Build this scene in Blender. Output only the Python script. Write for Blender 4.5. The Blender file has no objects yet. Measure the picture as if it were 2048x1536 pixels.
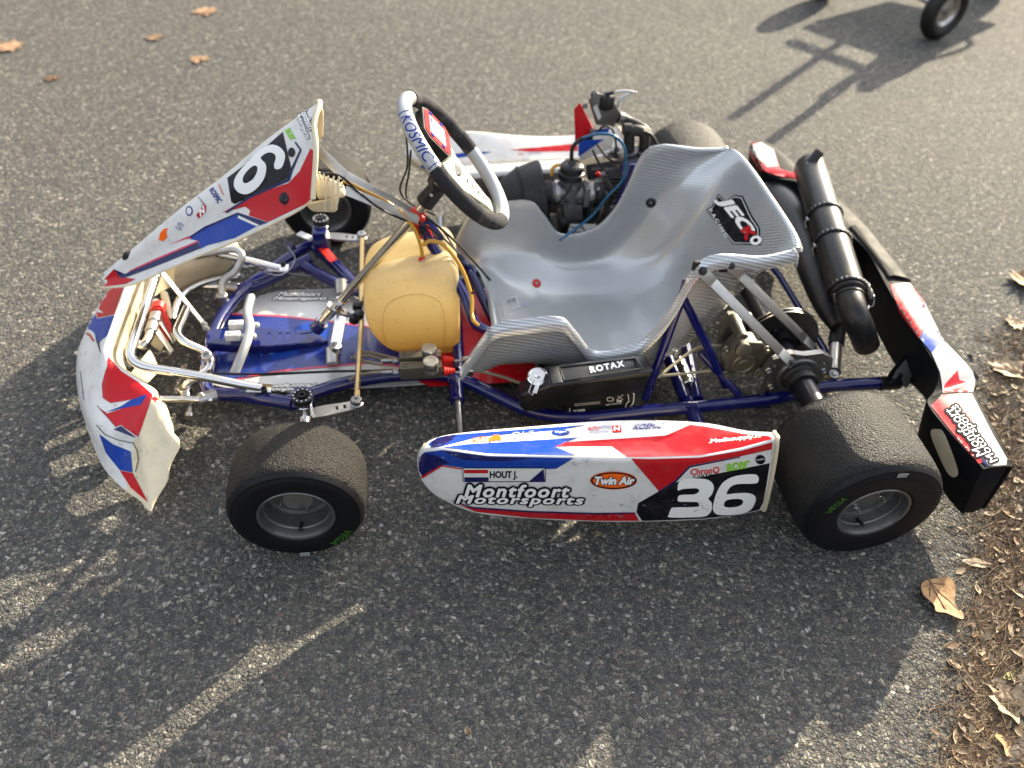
import bpy, bmesh, math, random
from math import sin, cos, pi, radians, sqrt, atan2
from mathutils import Vector, Matrix, Quaternion, noise
from mathutils.bvhtree import BVHTree
from mathutils.geometry import delaunay_2d_cdt
random.seed(7)
scene = bpy.context.scene
# ------------------------------------------------------------------ camera
IW, IH = 2048, 1536
CAM = Vector((0.2417, -0.8761, 1.3057)); YAW, PIT, ROL, FPX = 0.1619, 0.7717, 0.0598, 1543.93
FW = Vector((sin(YAW)*cos(PIT), cos(YAW)*cos(PIT), -sin(PIT)))
R0 = Vector((cos(YAW), -sin(YAW), 0)); U0 = R0.cross(FW)
RT = cos(ROL)*R0 + sin(ROL)*U0; UP = -sin(ROL)*R0 + cos(ROL)*U0
cd = bpy.data.cameras.new('camera'); cam = bpy.data.objects.new('camera', cd)
scene.collection.objects.link(cam)
cam.matrix_world = Matrix.Translation(CAM) @ Matrix((RT, UP, -FW)).transposed().to_4x4()
cd.sensor_width = 36; cd.lens = FPX/IW*36; cd.clip_start = .05; cd.clip_end = 500
cd.dof.use_dof = True; cd.dof.focus_distance = 1.42; cd.dof.aperture_fstop = cd.lens/12
scene.camera = cam
# ------------------------------------------------------------------ light
SUN_AZ = radians(43.5); SUN_EL = radians(21)     # direction towards the sun, from +x
w = bpy.data.worlds.new('World'); scene.world = w; w.use_nodes = True
sky = w.node_tree.nodes.new('ShaderNodeTexSky'); sky.sky_type = 'NISHITA'; sky.sun_disc = False
sky.sun_elevation = SUN_EL; sky.sun_rotation = pi/2-SUN_AZ
bg = w.node_tree.nodes['Background']; bg.inputs[1].default_value = .125
sky.dust_density = 2.5; sky.air_density = 1.0
hs = w.node_tree.nodes.new('ShaderNodeHueSaturation'); hs.inputs['Saturation'].default_value = .36   # camera white balance set for the shade
wt = w.node_tree; wt.links.new(sky.outputs[0], hs.inputs['Color'])
# ragged band above the horizon, added for darker reflections, its tone raised as fill
wc = wt.nodes.new('ShaderNodeTexCoord'); wsx = wt.nodes.new('ShaderNodeSeparateXYZ'); wt.links.new(wc.outputs['Generated'], wsx.inputs[0])
wn_ = wt.nodes.new('ShaderNodeTexNoise'); wn_.inputs['Scale'].default_value = 5; wn_.inputs['Detail'].default_value = 8; wt.links.new(wc.outputs['Generated'], wn_.inputs[0])
wm = wt.nodes.new('ShaderNodeMath'); wm.operation = 'MULTIPLY_ADD'; wt.links.new(wn_.outputs[0], wm.inputs[0]); wm.inputs[1].default_value = -.45; wt.links.new(wsx.outputs[2], wm.inputs[2])
wr = wt.nodes.new('ShaderNodeValToRGB'); wr.color_ramp.elements[0].position = .07; wr.color_ramp.elements[1].position = .11; wt.links.new(wm.outputs[0], wr.inputs[0])
wx = wt.nodes.new('ShaderNodeMix'); wx.data_type = 'RGBA'; wt.links.new(wr.outputs[0], wx.inputs[0]); wx.inputs[6].default_value = (.46,.45,.40,1); wt.links.new(hs.outputs[0], wx.inputs[7])
wt.links.new(wx.outputs[2], bg.inputs[0])
sl = bpy.data.lights.new('sun', 'SUN'); sl.energy = 3.0; sl.angle = radians(.5); sl.color = (1, .87, .64)
so = bpy.data.objects.new('sun', sl); scene.collection.objects.link(so)
sd = Vector((cos(SUN_AZ)*cos(SUN_EL), sin(SUN_AZ)*cos(SUN_EL), sin(SUN_EL)))
so.rotation_euler = sd.to_track_quat('Z', 'Y').to_euler(); so.location = sd*8
scene.view_settings.view_transform = 'Standard'; scene.view_settings.look = 'None'
scene.view_settings.exposure = 2.45; scene.view_settings.gamma = 1
# ------------------------------------------------------------------ point helpers (photo measurements -> metres)
def ray(px, py): return FW + RT*((px-IW/2)/FPX) + UP*((IH/2-py)/FPX)
def at(px, py, ax, v):
    d = ray(px, py); i = 'xyz'.index(ax); return CAM + d*((v-CAM[i])/d[i])
def Z(px, py, z): return at(px, py, 'z', z)
def Y(px, py, y): return at(px, py, 'y', y)
def X(px, py, x): return at(px, py, 'x', x)
def mir(p): return Vector((p.x, 1.181-p.y, p.z))
V = Vector
# ------------------------------------------------------------------ materials
M = {}
def mat(name, col=(.5,.5,.5), rough=.5, metal=0, coat=0, **k):
    m = bpy.data.materials.new(name); m.use_nodes = True
    b = m.node_tree.nodes['Principled BSDF']
    b.inputs['Base Color'].default_value = (*col, 1); b.inputs['Roughness'].default_value = rough
    b.inputs['Metallic'].default_value = metal; b.inputs['Coat Weight'].default_value = coat
    b.inputs['Coat Roughness'].default_value = .08; b.inputs['Specular IOR Level'].default_value = .35
    for a, v in k.items(): b.inputs[a.replace('_', ' ')].default_value = v
    M[name] = m; return m
class NT:
    def __init__(s, m): s.t = m.node_tree; s.b = s.t.nodes['Principled BSDF']; s.m = m
    def n(s, typ, **k):
        n = s.t.nodes.new('ShaderNode'+typ)
        for a, v in k.items(): setattr(n, a, v)
        return n
    def l(s, a, b): s.t.links.new(a, b)
    def obj(s): return s.n('TexCoord').outputs['Object']
    def noise(s, vec, scale, detail=3, rough=.5):
        n = s.n('TexNoise'); n.inputs['Scale'].default_value = scale; n.inputs['Detail'].default_value = detail
        n.inputs['Roughness'].default_value = rough; s.l(vec, n.inputs['Vector']); return n.outputs[0]
    def ramp(s, fac, stops, interp='LINEAR'):
        r = s.n('ValToRGB'); r.color_ramp.interpolation = interp; e = r.color_ramp.elements
        while len(e) < len(stops): e.new(.5)
        for q, (p, c) in zip(e, stops):
            q.position = p; q.color = (*c, 1) if hasattr(c, '__len__') else (c, c, c, 1)
        s.l(fac, r.inputs[0]); return r.outputs[0]
    def mix(s, fac, a, b, mode='MIX'):
        n = s.n('Mix', data_type='RGBA', blend_type=mode)
        for v, i in ((fac, 0), (a, 6), (b, 7)):
            if isinstance(v, (int, float)): n.inputs[i].default_value = v if i == 0 else (v, v, v, 1)
            elif isinstance(v, tuple): n.inputs[i].default_value = (*v, 1)
            else: s.l(v, n.inputs[i])
        return n.outputs[2]
    def math(s, op, a, b=0, c=None):
        n = s.n('Math', operation=op)
        for i, v in enumerate((a, b) if c is None else (a, b, c)):
            if isinstance(v, (int, float)): n.inputs[i].default_value = v
            else: s.l(v, n.inputs[i])
        return n.outputs[0]
    def bump(s, h, strength, dist):
        n = s.n('Bump'); n.inputs['Strength'].default_value = strength; n.inputs['Distance'].default_value = dist
        s.l(h, n.inputs['Height']); s.l(n.outputs[0], s.b.inputs['Normal']); return n
def worn(name, col, rough, dirt=(.16,.13,.1), amt=.35, scale=30, metal=0, coat=0, bump=0):
    """paint or plastic with faint dirt, scuffs and roughness variation"""
    m = mat(name, col, rough, metal, coat); t = NT(m); o = t.obj()
    a = t.noise(o, scale, 6, .65); b = t.noise(o, scale*9, 4, .6)
    f = t.math('MULTIPLY', t.ramp(a, [(.5, 0), (.78, 1)]), amt)
    f2 = t.math('MULTIPLY', t.ramp(b, [(.62, 0), (.75, 1)]), amt*.6)
    t.l(t.mix(t.math('MAXIMUM', f, f2), col, dirt), t.b.inputs['Base Color'])
    t.l(t.math('ADD', t.math('MULTIPLY', a, .25), rough-.1), t.b.inputs['Roughness'])
    if bump: t.bump(b, bump, .001)
    return m
worn('white_film', (.60,.59,.56), .3, coat=.06, amt=.35)
worn('cream_plastic', (.60,.52,.36), .38, amt=.22, bump=.1)
worn('grey_plastic', (.42,.37,.27), .4, amt=.3, bump=.1)
worn('red_film', (.42,.008,.014), .26, coat=.08, amt=.16)
worn('blue_film', (.008,.042,.27), .26, coat=.08, amt=.16)
worn('navy_film', (.004,.007,.07), .26, coat=.2, amt=.15)
worn('black_film', (.004,.004,.007), .25, coat=.1, amt=.18)
worn('pink_line', (.55,.04,.08), .35, amt=.1)
worn('rim_grey', (.16,.16,.155), .42, (.05,.045,.04), .8, 35, metal=.8)
mat('letter_white', (.74,.73,.70), .4); mat('letter_black', (.01,.01,.014), .4)
mat('tyre_green', (.022,.085,.006), .7); mat('letter_orange', (.8,.12,.01), .4); mat('letter_green', (.2,.5,.02), .4); mat('letter_red', (.6,.02,.02), .4)
mat('letter_grey', (.3,.3,.4), .4); mat('letter_navy', (.02,.03,.2), .4)
worn('frame_blue', (.003,.005,.070), .14, coat=.35, amt=.12, scale=20)
for k_ in ('white_film','red_film','blue_film','navy_film','black_film'): M[k_].node_tree.nodes['Principled BSDF'].inputs['Specular IOR Level'].default_value = .15
worn('chrome', (.62,.61,.59), .12, (.35,.3,.25), .4, 40, metal=1)
worn('alloy', (.42,.41,.39), .36, (.25,.22,.18), .5, 50, metal=1)
worn('steel', (.28,.28,.28), .3, (.12,.1,.08), .5, 50, metal=1)
worn('brass_rod', (.42,.31,.15), .3, (.2,.15,.08), .3, 50, metal=1)
worn('cast_alloy', (.15,.15,.15), .42, (.05,.045,.04), .8, 40, metal=.85, bump=.4)
worn('dark_steel', (.03,.03,.034), .34, (.03,.025,.02), .5, 40, metal=.8)
worn('exhaust_black', (.016,.016,.017), .33, (.10,.07,.05), .45, 14, metal=.35)
worn('black_plastic', (.005,.0055,.007), .34, (.08,.07,.06), .22, 30)
worn('dimmed_bumper_film', (.44,.43,.41), .5, amt=.4); worn('bumper_black', (.006,.0065,.008), .55, (.05,.045,.04), .2, 25, bump=.15); M['bumper_black'].node_tree.nodes['Principled BSDF'].inputs['Specular IOR Level'].default_value = .05  # white film on the bumper: colour darkened against its overexposure in the sun
worn('hose_beige', (.26,.235,.17), .4, amt=.3)
worn('black_rubber', (.006,.006,.0065), .55, (.07,.06,.05), .4, 40, bump=.2)
worn('suede', (.015,.015,.018), .9, (.13,.12,.11), .8, 25, bump=.6)
worn('silver_leather', (.34,.35,.36), .35, (.25,.24,.22), .3, 30, metal=.35, bump=.15)
worn('disc_iron', (.10,.095,.09), .3, (.05,.035,.025), .5, 40, metal=.9)
worn('caliper_gold', (.12,.11,.085), .42, (.1,.08,.06), .6, 40, metal=.6)
worn('red_plastic', (.50,.014,.008), .35, amt=.1)
worn('wheel_gold', (.50,.48,.36), .35, (.3,.28,.2), .3, 30, metal=.6)
worn('hose_clear', (.46,.25,.035), .2, (.5,.25,.03), .3, 40)
worn('hose_olive', (.16,.13,.09), .35, amt=.2)
worn('cable_blue', (.005,.07,.15), .25, amt=.1)
worn('silver_sheet', (.46,.46,.455), .35, (.3,.28,.25), .3, 12, metal=.25); worn('tray_blue', (.008,.022,.17), .25, (.1,.1,.12), .2, 20, coat=.3)
worn('lid_white', (.45,.46,.45), .5, amt=.2)
worn('screen_green', (.33,.42,.30), .2, coat=1, amt=.1)
for k_, m_ in M.items():
    if k_.startswith('letter') or k_ == 'dimmed_bumper_film':
        b_ = m_.node_tree.nodes['Principled BSDF']; b_.inputs['Specular IOR Level'].default_value = .06
        if k_.startswith('letter'): b_.inputs['Roughness'].default_value = .75
# plastic fuel tank: milky shell, amber fuel showing up to its level
m = mat('tank_plastic', (.70,.52,.22), .38, Subsurface_Weight=.0); t = NT(m); o = t.obj()
sx = t.n('SeparateXYZ'); t.l(o, sx.inputs[0])
nz = t.noise(o, 12, 3); zz = t.math('ADD', sx.outputs[2], t.math('MULTIPLY', nz, .012))
col = t.ramp(zz, [(0.0,(.42,.24,.07)), (.072,(.45,.26,.08)), (.078,(.64,.42,.12)), (.12,(.72,.52,.20)), (.19,(.74,.60,.32)), (.3,(.76,.66,.42))])
sc = t.noise(o, 60, 6, .7); col = t.mix(t.math('MULTIPLY', t.ramp(sc, [(.55,0),(.75,1)]), .25), col, (.25,.17,.09))
t.l(col, t.b.inputs['Base Color'])
tr = t.n('BsdfTranslucent'); t.l(col, tr.inputs[0]); mx = t.n('MixShader'); mx.inputs[0].default_value = .62
t.l(t.b.outputs[0], mx.inputs[1]); t.l(tr.outputs[0], mx.inputs[2])
t.l(mx.outputs[0], t.t.nodes['Material Output'].inputs[0]); t.bump(t.noise(o, 45, 3), .25, .002)
# seat: silvered glass-fibre twill under a gloss coat
def weave(name, c1, c2, scale, ang):
    m = mat(name, c1, .26, .45, .6); t = NT(m)
    o_ = t.obj(); dt = t.n('VectorMath', operation='DOT_PRODUCT'); t.l(o_, dt.inputs[0]); dt.inputs[1].default_value = (.20,.62,.76)
    dq = t.n('VectorMath', operation='DOT_PRODUCT'); t.l(o_, dq.inputs[0]); dq.inputs[1].default_value = (.95,-.25,.0)
    mp = t.n('CombineXYZ'); t.l(t.math('ADD', dt.outputs['Value'], t.math('MULTIPLY', t.noise(o_, 3, 2), .014)), mp.inputs[0]); t.l(dq.outputs['Value'], mp.inputs[1])
    wv = t.n('TexWave', wave_type='BANDS', bands_direction='X'); wv.inputs['Scale'].default_value = scale
    wv.inputs['Distortion'].default_value = .35; wv.inputs['Detail'].default_value = 1; wv.inputs['Detail Scale'].default_value = .6
    t.l(mp.outputs[0], wv.inputs['Vector'])
    w2 = t.n('TexWave', wave_type='BANDS', bands_direction='Y'); w2.inputs['Scale'].default_value = scale*1.1
    t.l(mp.outputs[0], w2.inputs['Vector'])
    f = t.ramp(wv.outputs[1], [(.25,0),(.75,1)])
    f = t.math('ADD', t.math('MULTIPLY', f, .9), t.math('MULTIPLY', w2.outputs[1], .1))
    big = t.noise(t.obj(), 7, 3)
    cc = t.mix(f, c2, c1); cc = t.mix(t.math('MULTIPLY', t.ramp(big, [(.4,0),(.7,1)]), .25), cc, (.55,.58,.6))
    t.l(cc, t.b.inputs['Base Color']); t.l(t.math('ADD', t.math('MULTIPLY', f, -.10), .34), t.b.inputs['Roughness'])
    t.bump(f, .10, .0006); return m
weave('seat_weave', (.46,.475,.48), (.20,.21,.215), 47, .10)
# tyres: dark side wall, dusty scrubbed tread with picked-up rubber
def tyre_mat(name, R, dust):
    m = mat(name, (.012,.012,.014), .6, Specular_IOR_Level=.2); t = NT(m); o = t.obj()
    s = t.n('SeparateXYZ'); t.l(o, s.inputs[0])
    r = t.math('SQRT', t.math('ADD', t.math('POWER', s.outputs[0], 2), t.math('POWER', s.outputs[2], 2)))
    n1 = t.noise(o, 22, 5, .6); n2 = t.noise(o, 260, 4, .7); n3 = t.noise(o, 90, 5, .7)
    e = t.math('ADD', t.math('MULTIPLY', t.math('SUBTRACT', r, R-.0075), 260), t.math('MULTIPLY', t.math('SUBTRACT', n3, .5), 2.2))
    e = t.ramp(e, [(0,0),(1,1)])
    g = t.ramp(n2, [(.38,(.008,.008,.008)), (.52,dust), (.70,tuple(c*2.8 for c in dust))])
    g = t.mix(t.ramp(n1, [(.35,0),(.7,1)]), g, tuple(c*.62 for c in dust))
    t.l(t.mix(e, (.0045,.0045,.006), g), t.b.inputs['Base Color'])
    t.l(t.math('ADD', t.math('MULTIPLY', n3, .4), .32), t.b.inputs['Roughness'])
    v = t.n('TexVoronoi'); v.inputs['Scale'].default_value = 330; t.l(o, v.inputs['Vector'])
    h = t.math('MULTIPLY', t.math('ADD', t.math('ADD', n2, n3), t.math('MULTIPLY', v.outputs[0], -.6)), e)
    t.bump(h, 1.0, .0035); return m
tyre_mat('front_tyre_rubber', .128, (.022,.0195,.016)); tyre_mat('rear_tyre_rubber', .139, (.012,.0115,.011))
# asphalt
def asphalt():
    m = mat('asphalt', (.08,.08,.08), .9, Specular_IOR_Level=.15); t = NT(m); o = t.obj()
    nd = t.n('TexNoise'); nd.inputs['Scale'].default_value = 60; t.l(o, nd.inputs['Vector'])
    off = t.n('VectorMath', operation='MULTIPLY_ADD'); t.l(nd.outputs[1], off.inputs[0])
    off.inputs[1].default_value = (.011,.011,.0); t.l(o, off.inputs[2]); vec = off.outputs[0]
    def vor(scale, feat):
        v = t.n('TexVoronoi', feature=feat, voronoi_dimensions='2D'); v.inputs['Scale'].default_value = scale
        t.l(vec, v.inputs['Vector']); return v
    va = vor(132, 'F1'); ve = vor(132, 'DISTANCE_TO_EDGE'); vb = vor(330, 'F1'); vbe = vor(330, 'DISTANCE_TO_EDGE')
    def cellcol(v):
        s = t.n('SeparateColor'); t.l(v.outputs['Color'], s.inputs[0])
        c = t.ramp(s.outputs[0], [(0,(.080,.082,.086)), (.22,(.118,.118,.117)), (.42,(.17,.167,.158)), (.60,(.225,.215,.19)),
            (.73,(.30,.28,.225)), (.83,(.25,.19,.165)), (.86,(.44,.41,.34)), (.965,(.62,.59,.53))], 'CONSTANT')
        return t.mix(t.math('MULTIPLY', s.outputs[1], .5), c, (.06,.06,.06)), s.outputs[2]
    ca, ha = cellcol(va); cb, hb = cellcol(vb)
    ma = t.ramp(ve.outputs[0], [(.02,0),(.10,1)]); mb_ = t.ramp(vbe.outputs[0], [(.03,0),(.12,1)])
    pick = t.ramp(t.math('ADD', ha, t.math('MULTIPLY', t.noise(o, 9, 4, .7), .5)), [(.60,0),(.62,1)])              # a third of the large cells are filled with fines
    A = t.math('MULTIPLY', ma, pick)
    base = t.mix(mb_, (.030,.029,.027), t.mix(.25, cb, (.045,.043,.04)))
    c = t.mix(A, base, ca)
    big = t.noise(o, 1.3, 5, .6); patch = t.noise(o, .45, 3, .55); fine = t.noise(o, 900, 2)
    c = t.mix(t.math('MULTIPLY', t.ramp(big, [(.35,0),(.7,1)]), .10), c, (.14,.125,.10))
    c = t.mix(.35, c, t.ramp(fine, [(.3,0),(.7,.25)]), 'OVERLAY')
    c = t.mix(t.ramp(patch, [(.35,0),(.65,.12)]), c, (.22,.20,.16))
    c = t.mix(t.math('MULTIPLY', t.ramp(t.noise(o, 3.2, 6, .7), [(.58,0),(.72,1)]), .28), c, (.03,.028,.026))
    t.l(c, t.b.inputs['Base Color'])
    da = t.ramp(va.outputs[0], [(0,1),(.75,0)]); db = t.ramp(vb.outputs[0], [(0,.45),(.75,0)])
    h = t.math('ADD', t.math('MULTIPLY', A, t.math('ADD', da, t.math('MULTIPLY', ha, .7))), t.math('MULTIPLY', db, .9))
    h = t.math('ADD', h, t.math('MULTIPLY', fine, .12))
    t.bump(h, 1.0, .0050); t.l(t.ramp(fine, [(.3,.7),(.7,1)]), t.b.inputs['Roughness']); return m
asphalt()
def leafmat(name, a, b):
    m = mat(name, a, .7); t = NT(m); o = t.obj(); n = t.noise(o, 60, 5, .6)
    c = t.ramp(n, [(.3,a),(.7,b)]); t.l(c, t.b.inputs['Base Color']); t.bump(t.noise(o, 220, 3), .4, .001)
leafmat('litter_brown', (.07,.045,.027), (.19,.13,.08)); leafmat('leaf_brown', (.22,.11,.045), (.40,.24,.11)); leafmat('leaf_tan', (.20,.135,.075), (.38,.29,.18))
leafmat('leaf_dark', (.07,.04,.02), (.18,.10,.05)); leafmat('leaf_orange', (.24,.13,.06), (.30,.20,.12))
leafmat('leaf_green', (.13,.13,.03), (.28,.27,.09)); leafmat('straw', (.17,.12,.07), (.36,.29,.19)); leafmat('soil', (.03,.022,.015), (.075,.055,.037))

# ------------------------------------------------------------------ mesh builder
COL = scene.collection
class MB:
    def __init__(s): s.v = []; s.f = []; s.m = []; s.uv = {}
    def add(s, vs, fs, mi=0):
        k = len(s.v); s.v += [V(q) for q in vs]
        s.f += [tuple(i+k for i in f) for f in fs]; s.m += [mi]*len(fs)
        return s
    def bvh(s): return BVHTree.FromPolygons(s.v, s.f)
    def build(s, name, mats, parent=None, ang=40, loc=None):
        me = bpy.data.meshes.new(name)
        L = V(loc) if loc is not None else V((0,0,0))
        me.from_pydata([tuple(q-L) for q in s.v], [], s.f); 
        mats = mats if isinstance(mats, (list, tuple)) else [mats]
        for q in mats: me.materials.append(M[q])
        me.polygons.foreach_set('material_index', s.m)
        me.polygons.foreach_set('use_smooth', [True]*len(s.f)); me.set_sharp_from_angle(angle=radians(ang))
        if s.uv:
            ul = me.uv_layers.new(name='UVMap')
            for lp in me.loops: ul.data[lp.index].uv = s.uv.get(lp.vertex_index, (0,0))
        me.update()
        o = bpy.data.objects.new(name, me); COL.objects.link(o)
        wl = L.copy()
        if parent is not None: o.parent = parent; wl = L - V(parent.get('_o', (0,0,0)))
        o.location = wl; o['_o'] = tuple(L)
        return o
def empty(name, loc, parent=None):
    o = bpy.data.objects.new(name, None); COL.objects.link(o); L = V(loc)
    if parent is not None: o.parent = parent; o.location = L - V(parent.get('_o', (0,0,0)))
    else: o.location = L
    o['_o'] = tuple(L); o.empty_display_size = .1; return o
def tag(o, label=None, cat=None, group=None, kind=None):
    for k, v in (('label',label),('category',cat),('group',group),('kind',kind)):
        if v: o[k] = v
    return o
def axes(n):
    n = V(n).normalized(); a = V((0,0,1)) if abs(n.z) < .9 else V((1,0,0))
    x = a.cross(n).normalized(); return x, n.cross(x), n
def lathe(mb, O, n, prof, seg=32, mi=0, mis=None, close=False):
    x, y, n = axes(n); O = V(O); vs = []; fs = []; ms = []
    for r, h in prof:
        for k in range(seg):
            a = 2*pi*k/seg; vs.append(O + n*h + (x*cos(a)+y*sin(a))*max(r, 1e-5))
    N = len(prof)
    for i in range(N if close else N-1):
        for k in range(seg):
            a = i*seg+k; b = i*seg+(k+1) % seg; c = ((i+1) % N)*seg+(k+1) % seg; d = ((i+1) % N)*seg+k
            fs.append((a,b,c,d)); ms.append(mis[i] if mis else mi)
    k = len(mb.v); mb.v += vs; mb.f += [tuple(q+k for q in f) for f in fs]; mb.m += ms
    return mb
def cyl(mb, a, b, r, r2=None, seg=20, mi=0, bev=.0012):
    a, b = V(a), V(b); L = (b-a).length; r2 = r if r2 is None else r2; bev = min(bev, r*.4, r2*.4, L*.3)
    return lathe(mb, a, b-a, [(0,0),(r-bev,0),(r,bev),(r2,L-bev),(r2-bev,L),(0,L)], seg, mi)
def bolt(mb, p, n, r=.006, h=.004, mi=0):
    n = V(n).normalized(); cyl(mb, V(p)-n*.002, V(p)+n*h*.45, r*1.5, mi=mi, seg=16)
    x, y, n = axes(n); cyl(mb, V(p)+n*h*.4, V(p)+n*h*1.6, r*.95, seg=6, mi=mi)
    return mb
def socket(mb, p, n, r=.005, h=.004, mi=0):     # socket-head screw with a recessed centre
    return lathe(mb, p, n, [(r,-.003),(r,h*.8),(r*.85,h),(r*.5,h),(r*.48,h*.2),(0,h*.2)], 16, mi)
def fillet(pts, rad, n=6):
    pts = [V(q) for q in pts]; out = [pts[0]]
    for i in range(1, len(pts)-1):
        p, a, b = pts[i], pts[i-1], pts[i+1]
        r = rad[i] if isinstance(rad, (list, tuple)) else rad
        da = (a-p); db = (b-p); t = min(r, da.length*.48, db.length*.48)
        A = p+da.normalized()*t; B = p+db.normalized()*t
        for k in range(n+1):
            s = k/n; out.append(A*(1-s)**2 + p*2*s*(1-s) + B*s*s)
    out.append(pts[-1]); return out
def spline(pts, n=8):
    pts = [V(q) for q in pts]; P = [pts[0]*2-pts[1]]+pts+[pts[-1]*2-pts[-2]]; out = []
    for i in range(1, len(P)-2):
        for k in range(n): out.append(cr(P[i-1], P[i], P[i+1], P[i+2], k/n))
    out.append(pts[-1]); return out
def cr(a, b, c, d, t): return .5*((2*b)+(c-a)*t+(2*a-5*b+4*c-d)*t*t+(3*b-a-3*c+d)*t**3)
def sweep(mb, pts, r, seg=12, mi=0, cap=True, sq=None):
    pts = [V(q) for q in pts]; P = [pts[0]]
    for q in pts[1:]:
        if (q-P[-1]).length > 1e-5: P.append(q)
    pts = P; N = len(pts); vs = []
    tan = [(pts[min(i+1,N-1)]-pts[max(i-1,0)]).normalized() for i in range(N)]
    x, y, _ = axes(tan[0])
    for i in range(N):
        if i: q = tan[i-1].rotation_difference(tan[i]); x = q @ x; y = q @ y
        rr = r[i] if isinstance(r, list) else r
        for k in range(seg):
            a = 2*pi*k/seg
            vs.append(pts[i] + (x*cos(a)*rr + y*sin(a)*rr*(sq or 1)))
    fs = [(i*seg+k, i*seg+(k+1) % seg, (i+1)*seg+(k+1) % seg, (i+1)*seg+k) for i in range(N-1) for k in range(seg)]
    if cap: fs += [tuple(range(seg))[::-1], tuple((N-1)*seg+k for k in range(seg))]
    return mb.add(vs, fs, mi)
def tube(mb, pts, r, fr=.03, seg=14, mi=0): return sweep(mb, fillet(pts, fr), r, seg, mi)
def hose(mb, pts, r, seg=10, mi=0, n=8): return sweep(mb, spline(pts, n), r, seg, mi)
def box(mb, c, size, rot=None, bev=.003, mi=0, seg=2):
    bm = bmesh.new(); bmesh.ops.create_cube(bm, size=1)
    for q in bm.verts: q.co = V((q.co.x*size[0], q.co.y*size[1], q.co.z*size[2]))
    if bev: bmesh.ops.bevel(bm, geom=bm.edges[:], offset=min(bev, min(size)*.45), segments=seg, affect='EDGES', profile=.6)
    R = rot if rot is not None else Matrix.Identity(3); bm.verts.index_update()
    mb.add([R @ q.co + V(c) for q in bm.verts], [tuple(q.index for q in f.verts) for f in bm.faces], mi); bm.free(); return mb
def basis(x, z):
    x = V(x).normalized(); z = V(z); z = (z-x*z.dot(x)).normalized(); return Matrix((x, z.cross(x), z)).transposed()
def bar(mb, a, b, wd, th, up=(0,0,1), bev=.002, mi=0):      # flat bar from a to b
    a, b = V(a), V(b); return box(mb, (a+b)/2, ((b-a).length, wd, th), basis(b-a, up), bev, mi)
def cdt(loops, grid=None):
    vs = []; es = []
    for lp in loops:
        k = len(vs); n = len(lp); vs += [V((q[0], q[1])) for q in lp]; es += [(k+i, k+(i+1) % n) for i in range(n)]
    def inside(x, y):
        c = False
        for lp in loops:
            n = len(lp)
            for i in range(n):
                x1, y1 = lp[i][0], lp[i][1]; x2, y2 = lp[(i+1) % n][0], lp[(i+1) % n][1]
                if (y1 > y) != (y2 > y) and x < (x2-x1)*(y-y1)/(y2-y1)+x1: c = not c
        return c
    if grid:
        xs = [q[0] for q in loops[0]]; ys = [q[1] for q in loops[0]]
        x = min(xs)+grid/2
        while x < max(xs):
            y = min(ys)+grid/2
            while y < max(ys):
                if inside(x, y): vs.append(V((x, y)))
                y += grid
            x += grid
    r = delaunay_2d_cdt(vs, es, [], 0, 1e-6)
    V2, F = r[0], r[2]; out = []
    for f in F:
        c = sum((V2[i] for i in f), V((0,0)))/len(f)
        if inside(c.x, c.y): out.append(tuple(f))
    return [(q.x, q.y) for q in V2], out
def densify(lp, step):
    out = []
    for i in range(len(lp)):
        a, b = lp[i], lp[(i+1) % len(lp)]; L = math.hypot(b[0]-a[0], b[1]-a[1]); n = max(1, int(L/step))
        out += [(a[0]+(b[0]-a[0])*k/n, a[1]+(b[1]-a[1])*k/n) for k in range(n)]
    return out
def plate(mb, loops, O, X_, Y_, th, mi=0):
    """flat sheet from 2-D loops (first is the outline, the rest are holes)"""
    X_ = V(X_).normalized(); Y_ = V(Y_); Y_ = (Y_-X_*Y_.dot(X_)).normalized(); N = X_.cross(Y_); O = V(O)
    v2, f = cdt(loops); n = len(v2)
    vs = [O+X_*a+Y_*b+N*th/2 for a, b in v2]+[O+X_*a+Y_*b-N*th/2 for a, b in v2]
    fs = [q for q in f]+[tuple(i+n for i in q[::-1]) for q in f]
    cnt = {}
    for q in f:
        for i in range(len(q)):
            e = (q[i], q[(i+1) % len(q)]); cnt[e] = 1
    for (a, b) in cnt:
        if (b, a) not in cnt: fs.append((b, a, a+n, b+n))
    return mb.add(vs, fs, mi)
def circ2(cx, cy, r, n=20, ry=None): return [(cx+r*cos(2*pi*k/n), cy+(ry or r)*sin(2*pi*k/n)) for k in range(n)]
def fillet2(lp): n = len(lp); return [tuple(cr(V(lp[i-1]), V(lp[i]), V(lp[(i+1) % n]), V(lp[(i+2) % n]), k/4)) for i in range(n) for k in range(4)]
def slot2(cx, cy, w, h, n=8):
    r = min(w, h)/2; L = max(w, h)/2-r; o = []
    for s, a0 in ((1, -pi/2), (-1, pi/2)):
        for k in range(n+1):
            a = a0+pi*k/n; x = r*cos(a)+s*L; y = r*sin(a); o.append((cx+x, cy+y) if w >= h else (cx-y, cy+x))
    return o
def net(rows, nu=6, nv=6, closed=False):
    """Catmull-Rom surface through a control net; returns a grid of points"""
    def line(P, n, cl):
        if cl: out = []; N = len(P); [out.append(cr(P[i-1], P[i], P[(i+1) % N], P[(i+2) % N], k/n)) for i in range(N) for k in range(n)]; return out
        return spline(P, n)
    g = [line(r, nv, False) for r in rows]
    cols = [line([g[i][j] for i in range(len(g))], nu, closed) for j in range(len(g[0]))]
    return [[cols[j][i] for j in range(len(cols))] for i in range(len(cols[0]))]
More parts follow.
